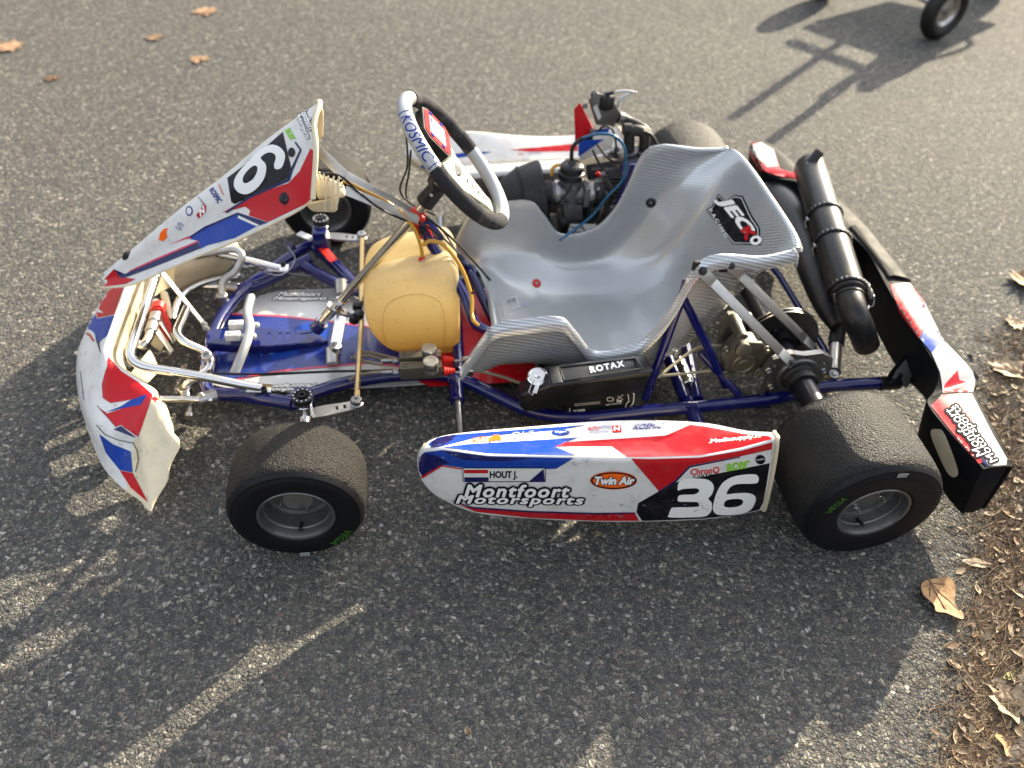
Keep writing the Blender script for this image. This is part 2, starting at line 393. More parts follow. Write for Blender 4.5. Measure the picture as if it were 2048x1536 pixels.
def gridmesh(mb, G, mi=0, th=0, closed=False, caps=False, uv=None, flip=False, mf=None):
    nr, nc = len(G), len(G[0]); k0 = len(mb.v)
    flat = [q for r in G for q in r]
    R = range(nr if closed else nr-1)
    fs = [(i*nc+j, i*nc+j+1, ((i+1) % nr)*nc+j+1, ((i+1) % nr)*nc+j) for i in R for j in range(nc-1)]
    if flip: fs = [f[::-1] for f in fs]
    if caps: fs += [tuple(i*nc for i in range(nr)), tuple(i*nc+nc-1 for i in range(nr))[::-1]]
    f_at = len(mb.f); nf_ = len(R)*(nc-1)
    if th:
        nrm = []
        for i in range(nr):
            for j in range(nc):
                a = G[min(i+1,nr-1)][j]-G[max(i-1,0)][j]; b = G[i][min(j+1,nc-1)]-G[i][max(j-1,0)]
                q = b.cross(a); nrm.append(q.normalized() if q.length > 1e-12 else V((0,0,1)))
        n = len(flat); sg = -1 if flip else 1
        back = [q - m_*th*sg for q, m_ in zip(flat, nrm)]
        f2 = [tuple(x+n for x in f[::-1]) for f in fs]
        br = list(range(nc))+[i*nc+nc-1 for i in range(1, nr)]+[(nr-1)*nc+j for j in range(nc-2, -1, -1)]+[i*nc for i in range(nr-2, 0, -1)]
        sd_ = [(br[i], br[i-1], br[i-1]+n, br[i]+n) for i in range(len(br))]
        mb.add(flat+back, fs+f2+sd_, mi)
    else: mb.add(flat, fs, mi)
    if mf:
        for i in R:
            for j in range(nc-1): mb.m[f_at+i*(nc-1)+j] = mf(i, j)
    if uv:
        su, sv = uv; n = nr*nc
        # arc-length coordinates
        for i in range(nr):
            acc = 0
            for j in range(nc):
                if j: acc += (G[i][j]-G[i][j-1]).length
                G_u = acc
                mb.uv[k0+i*nc+j] = (sum((G[a][j]-G[a-1][j]).length for a in range(1, i+1))*su, G_u*sv)
                if th: mb.uv[k0+n+i*nc+j] = mb.uv[k0+i*nc+j]
    return mb
# ---- stickers laid onto a body: outline measured in the photo, geometry wrapped on the surface
class Film:
    def __init__(s, body, target=None): s.b = body; s.t = (target or body).bvh(); s.k = 0
    def hit(s, x, y, off):
        d = ray(x, y).normalized(); loc, n, i, dist = s.t.ray_cast(CAM, d)
        if loc is None: return None
        if n.dot(d) > 0: n = -n
        return loc + n*off
    def poly(s, loops, mi, layer=1, grid=6, ground=None):
        if not isinstance(loops[0][0], (tuple, list)): loops = [loops]
        v2, f = cdt([densify(l, grid) for l in loops], grid); s.put(v2, f, mi, layer)
    def put(s, v2, f, mi, layer):
        P = [s.hit(x, y, .0003+.00028*layer) for x, y in v2]; use = {}; vs = []
        fs = []
        for q in f:
            if any(P[i] is None for i in q): continue
            L = max((P[q[i]]-P[q[i-1]]).length for i in range(len(q)))
            if L > .05: continue
            for i in q:
                if i not in use: use[i] = len(vs); vs.append(P[i])
            q = tuple(use[i] for i in q)
            n = (vs[q[1]]-vs[q[0]]).cross(vs[q[2]]-vs[q[0]])
            fs.append(q if n.dot(vs[q[0]]-CAM) < 0 else q[::-1])
        s.b.add(vs, fs, mi)
    def text(s, txt, p0, p1, p3, mi, layer=2, bold=.0, shear=0, outline=None, spacing=1.0, omi=0, maxe=10):
        """text box: p0 lower-left, p1 lower-right, p3 upper-left, in photo pixels"""
        v2, f, b0 = textmesh(txt, 0, shear, spacing); w_, h_ = b0[2]-b0[0], b0[3]-b0[1]
        ex = (p1[0]-p0[0], p1[1]-p0[1]); ey = (p3[0]-p0[0], p3[1]-p0[1]); k = 0
        for rad, m_, ly in (([(outline+bold, omi, layer)] if outline else [])+[(bold, mi, layer+(1 if outline else 0))]):
            dirs = [(0,0)]
            if rad > .004:
                n_ = 12 if rad > .05 else 6
                dirs += [(rad*cos(2*pi*q/n_), rad*sin(2*pi*q/n_)) for q in range(n_)]
            for dx, dy in dirs:
                k += 1
                q = [(p0[0]+ex[0]*(x+dx-b0[0])/w_+ey[0]*(y+dy-b0[1])/h_, p0[1]+ex[1]*(x+dx-b0[0])/w_+ey[1]*(y+dy-b0[1])/h_) for x, y in v2]
                s.put(q, f, m_, ly+k*.012)
    def blob(s, loops, mi, layer):
        def sm(lp):
            n = len(lp); return [tuple(cr(V(lp[i-1]), V(lp[i]), V(lp[(i+1) % n]), V(lp[(i+2) % n]), k/3)) for i in range(n) for k in range(3)]
        s.poly([sm(l) for l in loops], mi, layer, 6)
_tc = {}
def textmesh(txt, off, shear, spacing=1.0):
    key = (txt, off, shear, spacing)
    if key in _tc: return _tc[key]
    c = bpy.data.curves.new('t', 'FONT'); c.body = txt; c.size = 1; c.offset = off; c.shear = shear; c.resolution_u = 3; c.space_character = spacing
    o = bpy.data.objects.new('t', c); COL.objects.link(o); bpy.context.view_layer.update()
    me = bpy.data.meshes.new_from_object(o.evaluated_get(bpy.context.evaluated_depsgraph_get()))
    bm = bmesh.new(); bm.from_mesh(me); bmesh.ops.remove_doubles(bm, verts=bm.verts[:], dist=1e-5); bmesh.ops.triangulate(bm, faces=bm.faces[:])
    for _ in range(3):
        es = [e for e in bm.edges if e.calc_length() > .22]
        if not es: break
        bmesh.ops.subdivide_edges(bm, edges=es, cuts=1); bmesh.ops.triangulate(bm, faces=[f for f in bm.faces if len(f.verts) > 3])
    bm.verts.index_update(); v2 = [(q.co.x, q.co.y) for q in bm.verts]; f = [tuple(q.index for q in x.verts) for x in bm.faces]
    bm.free(); bpy.data.objects.remove(o); bpy.data.curves.remove(c); bpy.data.meshes.remove(me)
    xs = [a for a, b in v2]; ys = [b for a, b in v2]
    _tc[key] = (v2, f, (min(xs), min(ys), max(xs), max(ys))); return _tc[key]
def flat_text(mb, txt, O, X_, Y_, h, mi=0, off=.0, shear=0, depth=0, spacing=1.0):
    """flat lettering in a 3-D plane, height h of the text box"""
    v2, f, bb = textmesh(txt, off, shear, spacing); s = h/(bb[3]-bb[1]); X_ = V(X_).normalized(); Y_ = V(Y_).normalized(); N = X_.cross(Y_)
    O = V(O); vs = [O+X_*(x-bb[0])*s+Y_*(y-bb[1])*s+N*depth for x, y in v2]; mb.add(vs, f, mi)
    return (bb[2]-bb[0])*s
# ================================================================== ground
def axis_pts():
    a = [-40,-20,-10,-6,-4,-3,-2]; b = [3,4,5,7,10,20,40,60]
    return a+[-2+i*.1 for i in range(1, 50)]+b
gx = axis_pts(); gy = axis_pts(); g = MB()
vs = [V((x, y, .004*(noise.noise(V((x*.7, y*.7, 3)))) if abs(x) < 3 and abs(y) < 3 and False else 0)) for x in gx for y in gy]
n = len(gy); g.add(vs, [(i*n+j, (i+1)*n+j, (i+1)*n+j+1, i*n+j+1) for i in range(len(gx)-1) for j in range(n-1)])
gr = g.build('asphalt_ground', 'asphalt'); tag(gr, kind='structure')

def hull(mb, pts, bev=.004, mi=0, seg=2):
    bm = bmesh.new(); [bm.verts.new(V(q)) for q in pts]
    r = bmesh.ops.convex_hull(bm, input=bm.verts[:])
    for q in [q for q in bm.verts if not q.link_faces]: bm.verts.remove(q)
    bmesh.ops.dissolve_limit(bm, angle_limit=radians(6), verts=bm.verts[:], edges=bm.edges[:])
    if bev: bmesh.ops.bevel(bm, geom=bm.edges[:], offset=bev, segments=seg, affect='EDGES', profile=.6)
    bm.verts.index_update(); mb.add([q.co.copy() for q in bm.verts], [tuple(q.index for q in f.verts) for f in bm.faces], mi); bm.free(); return mb
ONE = {'engine_block','radiator','rear_bumper','seat','battery','side_pod','front_panel','front_fairing'}
def clusters(b):
    n = len(b.v); par = list(range(n))
    def fd(a):
        while par[a] != a: par[a] = par[par[a]]; a = par[a]
        return a
    for f in b.f:
        r0 = fd(f[0])
        for q in f[1:]: par[fd(q)] = r0
    bb = {}
    for i, q in enumerate(b.v):
        k = fd(i)
        if k not in bb: bb[k] = [list(q), list(q)]
        for a in range(3): bb[k][0][a] = min(bb[k][0][a], q[a]); bb[k][1][a] = max(bb[k][1][a], q[a])
    ks = list(bb); g = {k: k for k in ks}
    def fg(a):
        while g[a] != a: a = g[a]
        return a
    for i, a in enumerate(ks):
        for c in ks[i+1:]:
            if all(bb[a][0][x]-.0015 <= bb[c][1][x] and bb[c][0][x]-.0015 <= bb[a][1][x] for x in range(3)): g[fg(a)] = fg(c)
    return fd, fg, {fg(k) for k in ks}
def part(name, mats, fn, parent=None, ang=40):
    b = MB(); fn(b); first = None
    if name in ONE or b.uv: return b.build(name, mats, parent if parent is not None else kart, ang)
    fd, fg, roots = clusters(b)
    if len(roots) < 2: return b.build(name, mats, parent if parent is not None else kart, ang)
    size = {}
    for i in range(len(b.v)): k = fg(fd(i)); size[k] = size.get(k, 0)+1
    for k in sorted(roots, key=lambda k: -size[k]):
        c = MB(); mp = {}
        for f, m_ in zip(b.f, b.m):
            if fg(fd(f[0])) != k: continue
            for q in f:
                if q not in mp: mp[q] = len(c.v); c.v.append(b.v[q])
            c.f.append(tuple(mp[q] for q in f)); c.m.append(m_)
        o = c.build(name, mats, parent if parent is not None else kart, ang); first = first or o
    return first

# ================================================================== the kart
CY = .5905; WB = 1.0785
kart = empty('racing_kart', (.52, CY, 0))
tag(kart, 'white, red and blue racing kart number 36 with silver seat, parked on asphalt', 'kart')

# ---- wheels
def make_wheel(R, wd, rim_in, disc, green, far):
    """tyre, rim, valve and hub; local axis +y points to the outer face"""
    root = empty('wheel', (0,0,0))
    b = MB(); h = wd/2; rb = .0675
    prof = [(rb, h-.010), (rb+.004, h-.002), (rb+.010, h), (R*.80, h+.004), (R*.865, h+.001), (R*.895, h-.002), (R*.905,h-.0016), (R*.93, h-.006), (R*.962, h-.014), (R*.985, h-.026), (R*.996, h-.04), (R, h-.055)]
    P = prof+[(R+.0005, 0)]+[(r, -y) for r, y in prof[::-1]]
    lathe(b, (0,0,0), (0,1,0), P, 72)
    ty = b.build('tyre', 'front_tyre_rubber' if R < .13 else 'rear_tyre_rubber', root, 60)
    b = MB()
    ro = .0715
    q = [(ro-.001, h-.012), (ro+.001, h-.005), (ro-.002, h-.001), (ro-.006, h-.002), (ro-.0085, h-.008), (ro-.0095, h-.02), (ro-.012, h-.022), (ro-.013, h-disc), (ro-.02, h-disc-.003), (.045, h-disc-.002), (.032, h-disc+.001), (.0, h-disc+.001)]
    lathe(b, (0,0,0), (0,1,0), q, 48)
    q = [(.0, h-disc-.005), (ro-.02, h-disc-.006), (ro-.014, -h+.02), (ro-.009, -h+.008), (ro-.004, -h+.002), (ro, -h+.004), (ro, -h+.012)]
    lathe(b, (0,0,0), (0,1,0), q, 48)
    ri = b.build('rim', 'rim_grey', root, 30)
    def fn(b):
     for k in range(3):
        a = 2*pi*k/3+.9; socket(b, (.029*cos(a), h-disc+.001, .029*sin(a)), (0,1,0), .0055, .006)
     for k in range(6):
        a = 2*pi*k/6+.35; socket(b, (.052*cos(a), h-disc-.001, .052*sin(a)), (0,1,0), .003, .004)
    part('wheel_bolt', ['chrome'], fn, ri)
    b = MB(); cyl(b, (.0,h-.03,-.056), (.0,h-.012,-.050), .0035); cyl(b, (.0,h-.014,-.0505), (.0,h-.008,-.049), .0042); b.build('valve', 'black_rubber', ri)
    if R < .13:
        b = MB(); lathe(b, (0,0,0), (0,1,0), [(.027,h-disc-.0),(.027,h-disc+.012),(.020,h-disc+.013),(.010,h-disc+.013),(.0,h-disc+.012)], 28); b.build('hub_cap', 'alloy', ri)
    # white tyre marks and green lettering
    b = MB()
    def onside(txt, a0, rr, hh, col, sh=0, off=.02, face=1):
        v2, f, bb = textmesh(txt, off, sh); s = hh/(bb[3]-bb[1]); W = (bb[2]-bb[0])*s; vv = []
        for x, y in v2:
            u = (x-bb[0])*s-W/2; r = rr+(y-bb[1])*s; a = a0+u/rr
            yy = h+.0045 if r < R*.86 else h+.0035
            vv.append(V((r*cos(a), yy, r*sin(a))))
        b.add(vv, [q[::-1] for q in f], col)
    if green == 1:
        onside('VEGA', radians(222), .093, .016, 1, .25, .03)
    if green == 2:
        onside('VEGA', radians(25), .098, .014, 1, .25, .03)
    a0 = radians(270 if R < .13 else 92)
    rr = R*.87
    vv = []
    for i in range(9):
        for r_ in (rr-.005, rr+.005):
            a = a0+(i-4)/8*.16; vv.append(V((r_*cos(a), h+.0048, r_*sin(a))))
    b.add(vv, [(2*i, 2*i+1, 2*i+3, 2*i+2) for i in range(8)], 0)
    for k in range(11):
        a = a0-.065+k*.013; wdt = .0005 if k % 3 else .0009
        b.add([V((r_*cos(q), h+.0053, r_*sin(q))) for r_, q in ((rr-.003,a),(rr-.003,a+wdt/rr),(rr+.003,a+wdt/rr),(rr+.003,a))], [(0,3,2,1)], 2)
    part('tyre_marking', ['lid_white', 'tyre_green', 'letter_black'], lambda c: (c.v.extend(b.v), c.f.extend(b.f), c.m.extend(b.m)), ty)
    return root
def copy_tree(o, parent):
    c = o.copy(); COL.objects.link(c)
    c.parent = parent
    for ch in list(o.children): copy_tree(ch, c)
    return c
def place(o, loc, flip, rx=0, steer=0):
    o.parent = kart; o.location = V(loc)-V(kart['_o']); o['_o'] = tuple(loc)
    o.rotation_euler = (0, rx, (pi if not flip else 0)+steer)     # near side: outer face towards -y
fw = make_wheel(.128, .135, 0, .052, 1, False); place(fw, (0, .0675, .128), False, rx=0)
fw2 = copy_tree(fw, kart); place(fw2, (0, 1.181-.0675, .128), True, rx=radians(40))
rw = make_wheel(.139, .205, 0, .040, 2, False); place(rw, (WB, -.0955+.1025, .139), False)
rw2 = copy_tree(rw, kart); place(rw2, (WB, 1.2765-.1025, .139), True)
for a, b_ in ((fw, 'front wheel with narrow tyre nearest the camera'),): pass

# ---- side pod (near): closed shell lofted through measured edges
def pod_net():
    # per station: back low, back edge, crease inner, crease outer, outer mid, lower outer, bottom, under
    be = [(848,890,.228),(866,878,.226),(900,869,.222),(962,863,.216),(1080,854,.214),(1200,846,.214),(1320,845,.214),(1415,851,.212),(1490,866,.212),(1543,870,.212)]
    cr_ = [(839,906,.030),(853,900,.008),(885,897,-.010),(975,911,-.018),(1100,913,-.020),(1200,916,-.020),(1300,917,-.022),(1400,914,-.026),(1483,899,-.026),(1550,878,-.020)]
    bo = [(836,940,.018),(848,968,.004),(878,996,-.008),(950,1027,-.014),(1060,1039,-.016),(1190,1045,-.016),(1300,1045,-.018),(1400,1041,-.020),(1470,1033,-.020),(1524,1022,-.012)]
    S = []
    for (a, b, c) in zip(be, cr_, bo):
        B = Z(*a); C = Y(*b); D = Y(*c)
        mid = (C+D)/2 + V((0,-.006,0)); low = D + (C-D)*.12 + V((0,-.003,0))
        lowb = V((B.x, B.y, max(D.z+.012, .058)))
        und = V((D.x, D.y+.035, D.z-.002))
        t1 = C + (B-C)*.10 + V((0,0,.004)); t2 = B + (C-B)*.12 + V((0,0,.003))
        S.append([lowb, B + V((0,.001,-.006)), t2, (B+C)/2+V((0,0,.005)), t1, C+V((0,-.001,-.002)), C+(D-C)*.12+V((0,-.004,0)), mid, low, D+V((0,.004,-.001)), und])
    return [list(r) for r in zip(*S)]
podrows = pod_net()
b = MB(); G = net(podrows, 5, 6, closed=True); gridmesh(b, G, 0, closed=True, caps=True, mf=lambda i, j: 1 if i < 6 or i > 50 else 0)
FILM = ['white_film','cream_plastic','red_film','blue_film','navy_film','black_film','pink_line','letter_white','letter_black','letter_orange','letter_green','letter_red','letter_grey','letter_navy']
W_,CR_,RD,BL,NV,BK,PK,LW,LB,LO,LG,LR,LGY,LN = range(14)
far = MB(); far.v = [V((q.x, 1.262-q.y*.62, q.z*.86)) for q in b.v]; far.f = [f[::-1] for f in b.f]; far.m = list(b.m)
F = Film(b)
outer = [(838,912),(852,904),(885,900),(975,912),(1100,915),(1200,917),(1300,918),(1400,915),(1483,901),(1545,884),(1541,930),(1532,985),(1518,1019),(1470,1030),(1400,1037),(1300,1041),(1190,1041),(1060,1035),(952,1023),(882,993),(852,966),(840,940)]
top = [(858,888),(875,876),(908,870),(962,866),(1080,857),(1200,849),(1320,848),(1413,854),(1488,868),(1538,873),(1545,878),(1483,895),(1400,911),(1300,914),(1200,913),(1100,910),(975,907),(888,893),(862,896)]
F.poly([(838,912),(852,904),(885,900),(975,912),(1147,916),(1112,937),(1060,938),(925,935),(886,929),(848,953),(838,945)], BL, 2)
F.poly([(838,914),(850,906),(872,910),(900,925),(884,929),(846,953),(838,946)], NV, 3)
F.poly([(885,901),(975,912),(1070,916),(1000,922),(925,918)], NV, 3)
F.poly([(1112,937),(1060,938),(1040,926),(1100,922),(1136,922)], NV, 3) if 0 else None
F.poly([(842,953),(883,929),(925,936),(923,938),(884,932),(846,956)], RD, 4)
F.poly([(858,888),(875,876),(908,870),(962,866),(1080,857),(1170,851),(1130,859),(960,874),(885,893),(862,896)], BL, 2)
F.poly([(886,895),(935,889),(1020,884),(1155,876),(1110,894),(1152,911),(1100,910),(975,907)], BL, 2)
F.poly([(862,884),(890,873),(912,871),(905,880),(885,892),(866,895)], NV, 3)
F.poly([(1130,885),(1240,878),(1330,872),(1380,850),(1413,854),(1488,868),(1538,873),(1545,878),(1483,895),(1400,911),(1300,914),(1254,914),(1224,893),(1150,893),(1110,894)], RD, 2)
F.poly([(1262,917),(1300,918),(1400,915),(1483,901),(1545,884),(1543,898),(1480,912),(1378,931),(1350,960),(1318,982)], RD, 2)
F.poly([(1544,895),(1534,960),(1526,1005),(1518,1019),(1470,1030),(1400,1037),(1300,1041),(1284,1041),(1273,1024),(1276,1006),(1318,982),(1350,962),(1440,945),(1541,925)], BK, 2)
F.poly([(1318,982),(1350,962),(1378,931),(1480,912),(1543,898),(1541,925),(1440,945),(1350,964)], W_, 3)
F.poly([(1378,931),(1480,912),(1480,914),(1380,934),(1352,963),(1318,984),(1316,982),(1350,960)], NV, 4)
F.poly([(905,1004),(945,1016),(1060,1024),(1190,1028),(1270,1026),(1278,1041),(1190,1041),(1060,1035),(952,1023),(890,998)], RD, 2)
F.poly([(895,997),(945,1013),(1060,1021),(1190,1025),(1270,1024),(1270,1026),(1190,1028),(1060,1024),(945,1016)], NV, 3)
F.poly([(925,934),(1091,934),(1091,963),(926,963)], NV, 4)
F.poly([(926.5,935.5),(1089,935.5),(1089,961),(927.5,961)], W_, 5)
F.poly([(928,938),(976,938),(976,945),(928,945)], RD, 6, 6); F.poly([(928,953),(977,953),(977,961),(929,961)], NV, 6, 6)
F.poly([(1087,936),(1089,961),(1058,961)], NV, 6, 6)
F.text('HOUT J.', (980,958), (1034,958), (980,941), LB, 6, .045)
F.text('Montfoort', (930,992), (1138,993), (930,968), LW, 5, .035, .25, .11, 1.18, LB)
F.text('Motorsports', (913,1010), (1166,1012), (913,989), LW, 5, .035, .25, .11, 1.18, LB)
F.poly(circ2(1227,960,47,28,18), LO, 4); F.poly([circ2(1227,960,46,28,17), circ2(1227,960,42,28,14)], LB, 5)
F.text('Twin Air', (1190,967), (1268,967), (1190,952), LW, 6, .05, .25, .06, 1.0, LB)
F.blob([[(1354.8, 975.8), (1356.6, 964.9), (1365.7, 957.5), (1391.3, 955.7), (1413.2, 957.5), (1424.2, 964.9), (1427.1, 975.8), (1422.3, 988.6), (1416.1, 995.9), (1422.3, 1003.2), (1423.4, 1016.0), (1416.9, 1026.9), (1402.3, 1032.4), (1340.2, 1033.5), (1337.6, 1026.9), (1342.0, 1016.0), (1349.3, 1013.4), (1393.1, 1012.3), (1397.9, 1008.7), (1395.7, 1004.3), (1391.3, 1002.5), (1369.4, 1002.1), (1356.6, 1001.4), (1354.8, 995.9), (1360.3, 988.6), (1385.8, 987.5), (1395.7, 983.8), (1397.9, 978.7), (1394.2, 975.8), (1387.6, 975.1), (1365.7, 976.5), (1356.6, 979.5)]], LW, 5); F.blob([[(1515.5, 952.1), (1516.2, 959.4), (1510.0, 965.6), (1475.3, 966.7), (1460.7, 972.2), (1453.4, 983.1), (1455.2, 986.8), (1475.3, 984.9), (1497.2, 984.9), (1510.0, 992.2), (1508.9, 1005.0), (1500.9, 1017.8), (1486.3, 1025.1), (1460.7, 1028.8), (1435.1, 1027.7), (1426.0, 1019.6), (1426.7, 1005.0), (1433.3, 983.1), (1444.3, 964.9), (1460.7, 953.9), (1482.6, 948.4), (1508.2, 947.3)], [(1449.7, 1001.4), (1460.7, 997.0), (1478.9, 996.6), (1485.5, 1000.6), (1482.6, 1007.9), (1471.6, 1012.3), (1455.2, 1013.4), (1447.9, 1010.5)]], LW, 5)
F.text('ChronO', (1381,949), (1438,944), (1381,937), LR, 5, .03); F.text('KARTING', (1386,955), (1437,949), (1386,950), LB, 5, .01)
F.text('acer', (1453,941), (1498,934), (1453,927), LG, 5, .03)
F.poly(circ2(1520,918,10,20,9.5), BK, 5); F.text('ovalis', (1512,920), (1528,918), (1512,916), LW, 6)
F.text('AUTO', (944,887), (974,884), (944,877), LO, 4, .02)
F.poly([(977,884),(979,876),(984,875),(987,871),(997,870),(1000,874),(1003,876),(1001,883),(996,881),(984,883),(981,886)], LO, 4, 5)
F.text('QLS', (1022,881), (1068,877), (1022,866), LGY, 4, .0)
F.poly(circ2(1121,866,18,20,6), BL, 4, 6); F.text('Vejon', (1109,869), (1133,868), (1109,863), LW, 5)
F.text('AUTO', (1176,862), (1197,861), (1176,855), LR, 4, .02); F.text('BEDRIJF', (1198,861), (1223,859), (1198,853), LGY, 4); F.text('VREESWIJK', (1178,869), (1218,867), (1178,863), LGY, 4)
F.poly([(1224,853),(1241,852),(1243,865),(1226,866)], LR, 4, 6); F.text('N', (1228,863), (1239,862), (1228,855), LW, 5, .05)
F.text('KOSMIC', (1266,860), (1326,857), (1268,850), LN, 4, .02, .3); F.text('KOSMIC', (1267,859), (1327,856), (1269,849), LGY, 5, -.0, .3)
F.text('.Mediasupply.nl', (1418,890), (1522,878), (1417,880), LW, 4, .02)
# black scuffs on the bodywork
for cx, cy, n_, sx_, sy_ in ((1160,922,14,22,5),(1408,1012,22,22,7),(1215,1028,12,18,3),(905,912,10,18,3),(1230,1000,10,60,6)):
    for k in range(n_):
        x = cx+random.gauss(0, sx_); y = cy+random.gauss(0, sy_); L = random.uniform(2, 11); a = random.gauss(-.1, .25); t = random.uniform(.3, .7)
        F.poly([(x,y),(x+L*.5,y+t+L*.5*sin(a)),(x+L,y+L*sin(a)),(x+L*.5,y-t+L*.5*sin(a))], LB if k % 2 else LGY, 7, 30)
# rolled lip on the rear end of the pod
ends = [podrows[i][-1] for i in range(len(podrows))]
ends2 = [ends[2],ends[1],ends[0]]
lip = [ends[i] + V((.004,0,0)) for i in (0,1,2,3,4,5,6,7,8,9,10)]
sweep(b, spline(lip+[lip[0]], 5), .0045, 8, CR_)
pod = b.build('side_pod', FILM, kart, 50)
# far pod, mirrored, with its own bands of film
lipf = [V((q.x, 1.262-q.y*.62, q.z*.86)) for q in lip]; sweep(far, spline(lipf+[lipf[0]], 5), .0045, 8, CR_)
F = Film(far)
F.poly([(838,336),(900,314),(980,300),(1060,294),(1135,289),(1160,288),(1400,280),(1400,300),(1160,310),(940,332),(860,352),(835,356)], W_, 1)
F.poly([(1018,300),(1135,289),(1180,286),(1180,302),(1060,304)], RD, 2)
F.poly([(1340,300),(1180,296),(1200,302),(1345,310)], RD, 2)
F.poly([(850,338),(900,318),(960,310),(985,304),(940,304),(880,312),(840,332)], BL, 3)
F.text('QLS', (1036,312), (1048,311), (1036,307), LR, 4); F.text('VREESWIJK', (1054,311), (1080,309), (1054,306), LGY, 4)
far.build('side_pod', FILM, kart, 50)
# rounded metal silencer box lying between the far pod and the engine
part('intake_silencer', ['alloy'], lambda b: hull(b, [q+V((0,dy,0)) for q in (Y(922,352,1.08), Y(1142,338,1.08), V((Y(1142,338,1.08).x,1.08,.07)), V((Y(922,352,1.08).x+.02,1.08,.07))) for dy in (0,.07)], .018, 0, 5))

# ---- front fairing (nose): rows lower edge, ridge, upper face, inner edge, inner wall
cols = [((155,705,.040),(161,695,.115),(188,690,.165),(222,672,.200),(258,680,.10)),
     ((152,745,.040),(157,742,.115),(182,738,.160),(217,706,.192),(250,724,.095)),
     ((158,800,.040),(163,790,.112),(190,778,.150),(232,728,.182),(262,760,.09)),
     ((172,850,.040),(178,835,.108),(214,805,.142),(258,745,.172),(284,785,.085)),
     ((190,900,.040),(196,866,.104),(236,828,.136),(286,764,.165),(306,800,.08)),
     ((212,942,.040),(226,886,.100),(256,845,.134),(308,782,.162),(324,808,.08)),
     ((252,982,.035),(266,897,.098),(280,862,.130),(303,800,.164),(330,806,.12)),
     ((296,1012,.035),(289,950,.07),(296,880,.118),(316,806,.162),(336,818,.12)),
     ((303,1017,.035),(308,985,.055),(322,900,.100),(330,830,.14),(341,838,.11)),
     ((306,1017,.035),(324,980,.055),(347,920,.085),(357,885,.11),(346,848,.10))]
near = [[Z(*c[i]) for c in cols] for i in range(5)]
# hollow ripples of the moulded end
rows = [[mir(q) for q in r[::-1]]+r for r in near]
b = MB(); G = net(rows, 8, 6)
def ripple(q):
    y_ = min(q.y, 1.181-q.y); k = max(0, min(1, (.30-y_)/.05))*max(0, min(1, (q.x+.345)/.04))
    return q + V((.003*sin(y_*75+q.z*40)*k, (.006 if q.y < .6 else -.006)*sin(q.x*110+q.z*25)*k, .003*sin(y_*60-q.z*55)*k))
G = [[ripple(q) for q in r] for r in G]
nr_ = len(G); nc_ = len(G[0])
gridmesh(b, G, 1, th=.0045, mf=lambda i, j: 0 if i < 24 and 18 <= j < nc_-1-18 else 1)
F = Film(b)
F.poly([(199,868),(226,888),(262,903),(266,945),(240,940),(212,905)], BL, 2); F.poly([(240,941),(266,946),(297,1005),(262,975)], RD, 2)
F.poly([(207,568),(251,566),(229,629),(195,636),(193,624),(209,627),(192,613),(204,602)], RD, 2)
F.poly([(186,618),(195,638),(229,631),(215,672),(203,680),(199,686),(190,667),(182,660),(168,657),(180,632)], BL, 2)
F.poly([(166,662),(181,668),(190,682),(186,683),(179,672),(166,666)], RD, 3); F.poly([(190,667),(199,686),(203,710),(193,682)], NV, 3)
F.poly([(216,713),(242,742),(279,766),(318,800),(316,807),(299,795),(279,796),(242,803),(221,806),(206,796),(204,769),(210,746),(215,732)], RD, 2)
F.poly([(211,825),(242,813),(262,800),(289,790),(294,791),(282,810),(245,817)], BL, 3)
F.poly([(194,812),(215,827),(245,817),(282,810),(294,791),(303,799),(277,874),(242,850),(232,854)], RD, 2)
F.poly([(228,859),(242,852),(274,876)], NV, 3)
crk = [(153,685),(154,720),(158,748),(166,785),(178,818),(194,850),(211,869),(238,880),(267,886),(275,900),(278,919),(272,944)]
for a, q in zip(crk, crk[1:]):
    dx, dy = q[0]-a[0], q[1]-a[1]; L = math.hypot(dx, dy); nx, ny = -dy/L*.7, dx/L*.7; F.poly([(a[0]+nx,a[1]+ny),(q[0]+nx,q[1]+ny),(q[0]-nx,q[1]-ny),(a[0]-nx,a[1]-ny)], LB, 5, 30)
for a, q in (((194,811),(233,855)),((161,742),(168,800))): 
    dx, dy = q[0]-a[0], q[1]-a[1]; F.poly([a, q, (q[0]+.9, q[1]-.3), (a[0]+.9, a[1]-.3)], NV, 4)
for k in range(46):
    x = random.uniform(160,300); y = random.uniform(690,1000); L = random.uniform(3,10); a = random.gauss(1.2,.4)
    F.poly([(x,y),(x+L*cos(a),y+L*sin(a)),(x+L*cos(a)+.6,y+L*sin(a)-.3),(x+.5,y-.3)], random.choice([LGY,LB]), 5, 30)
nose_o = b.build('front_fairing', FILM, kart, 50)

# ---- upright front panel with the number
near_e = [(203,576,.555),(262,570,.54),(320,546,.525),(400,511,.505),(490,474,.485),(590,425,.465),(626,398,.46)]
foldp  = [(210,566,.57),(252,546,.565),(314,512,.558),(396,466,.545),(478,418,.53),(560,364,.515),(632,300,.51)]
crest  = [(211,559,.5905),(234,530,.5905),(286,481,.5905),(362,417,.5905),(449,351,.5905),(541,275,.5905),(640,207,.5905)]
def Ypts(L): return [Y(a, b_, c) for a, b_, c in L]
ne, fo, crs = Ypts(near_e), Ypts(foldp), Ypts(crest)

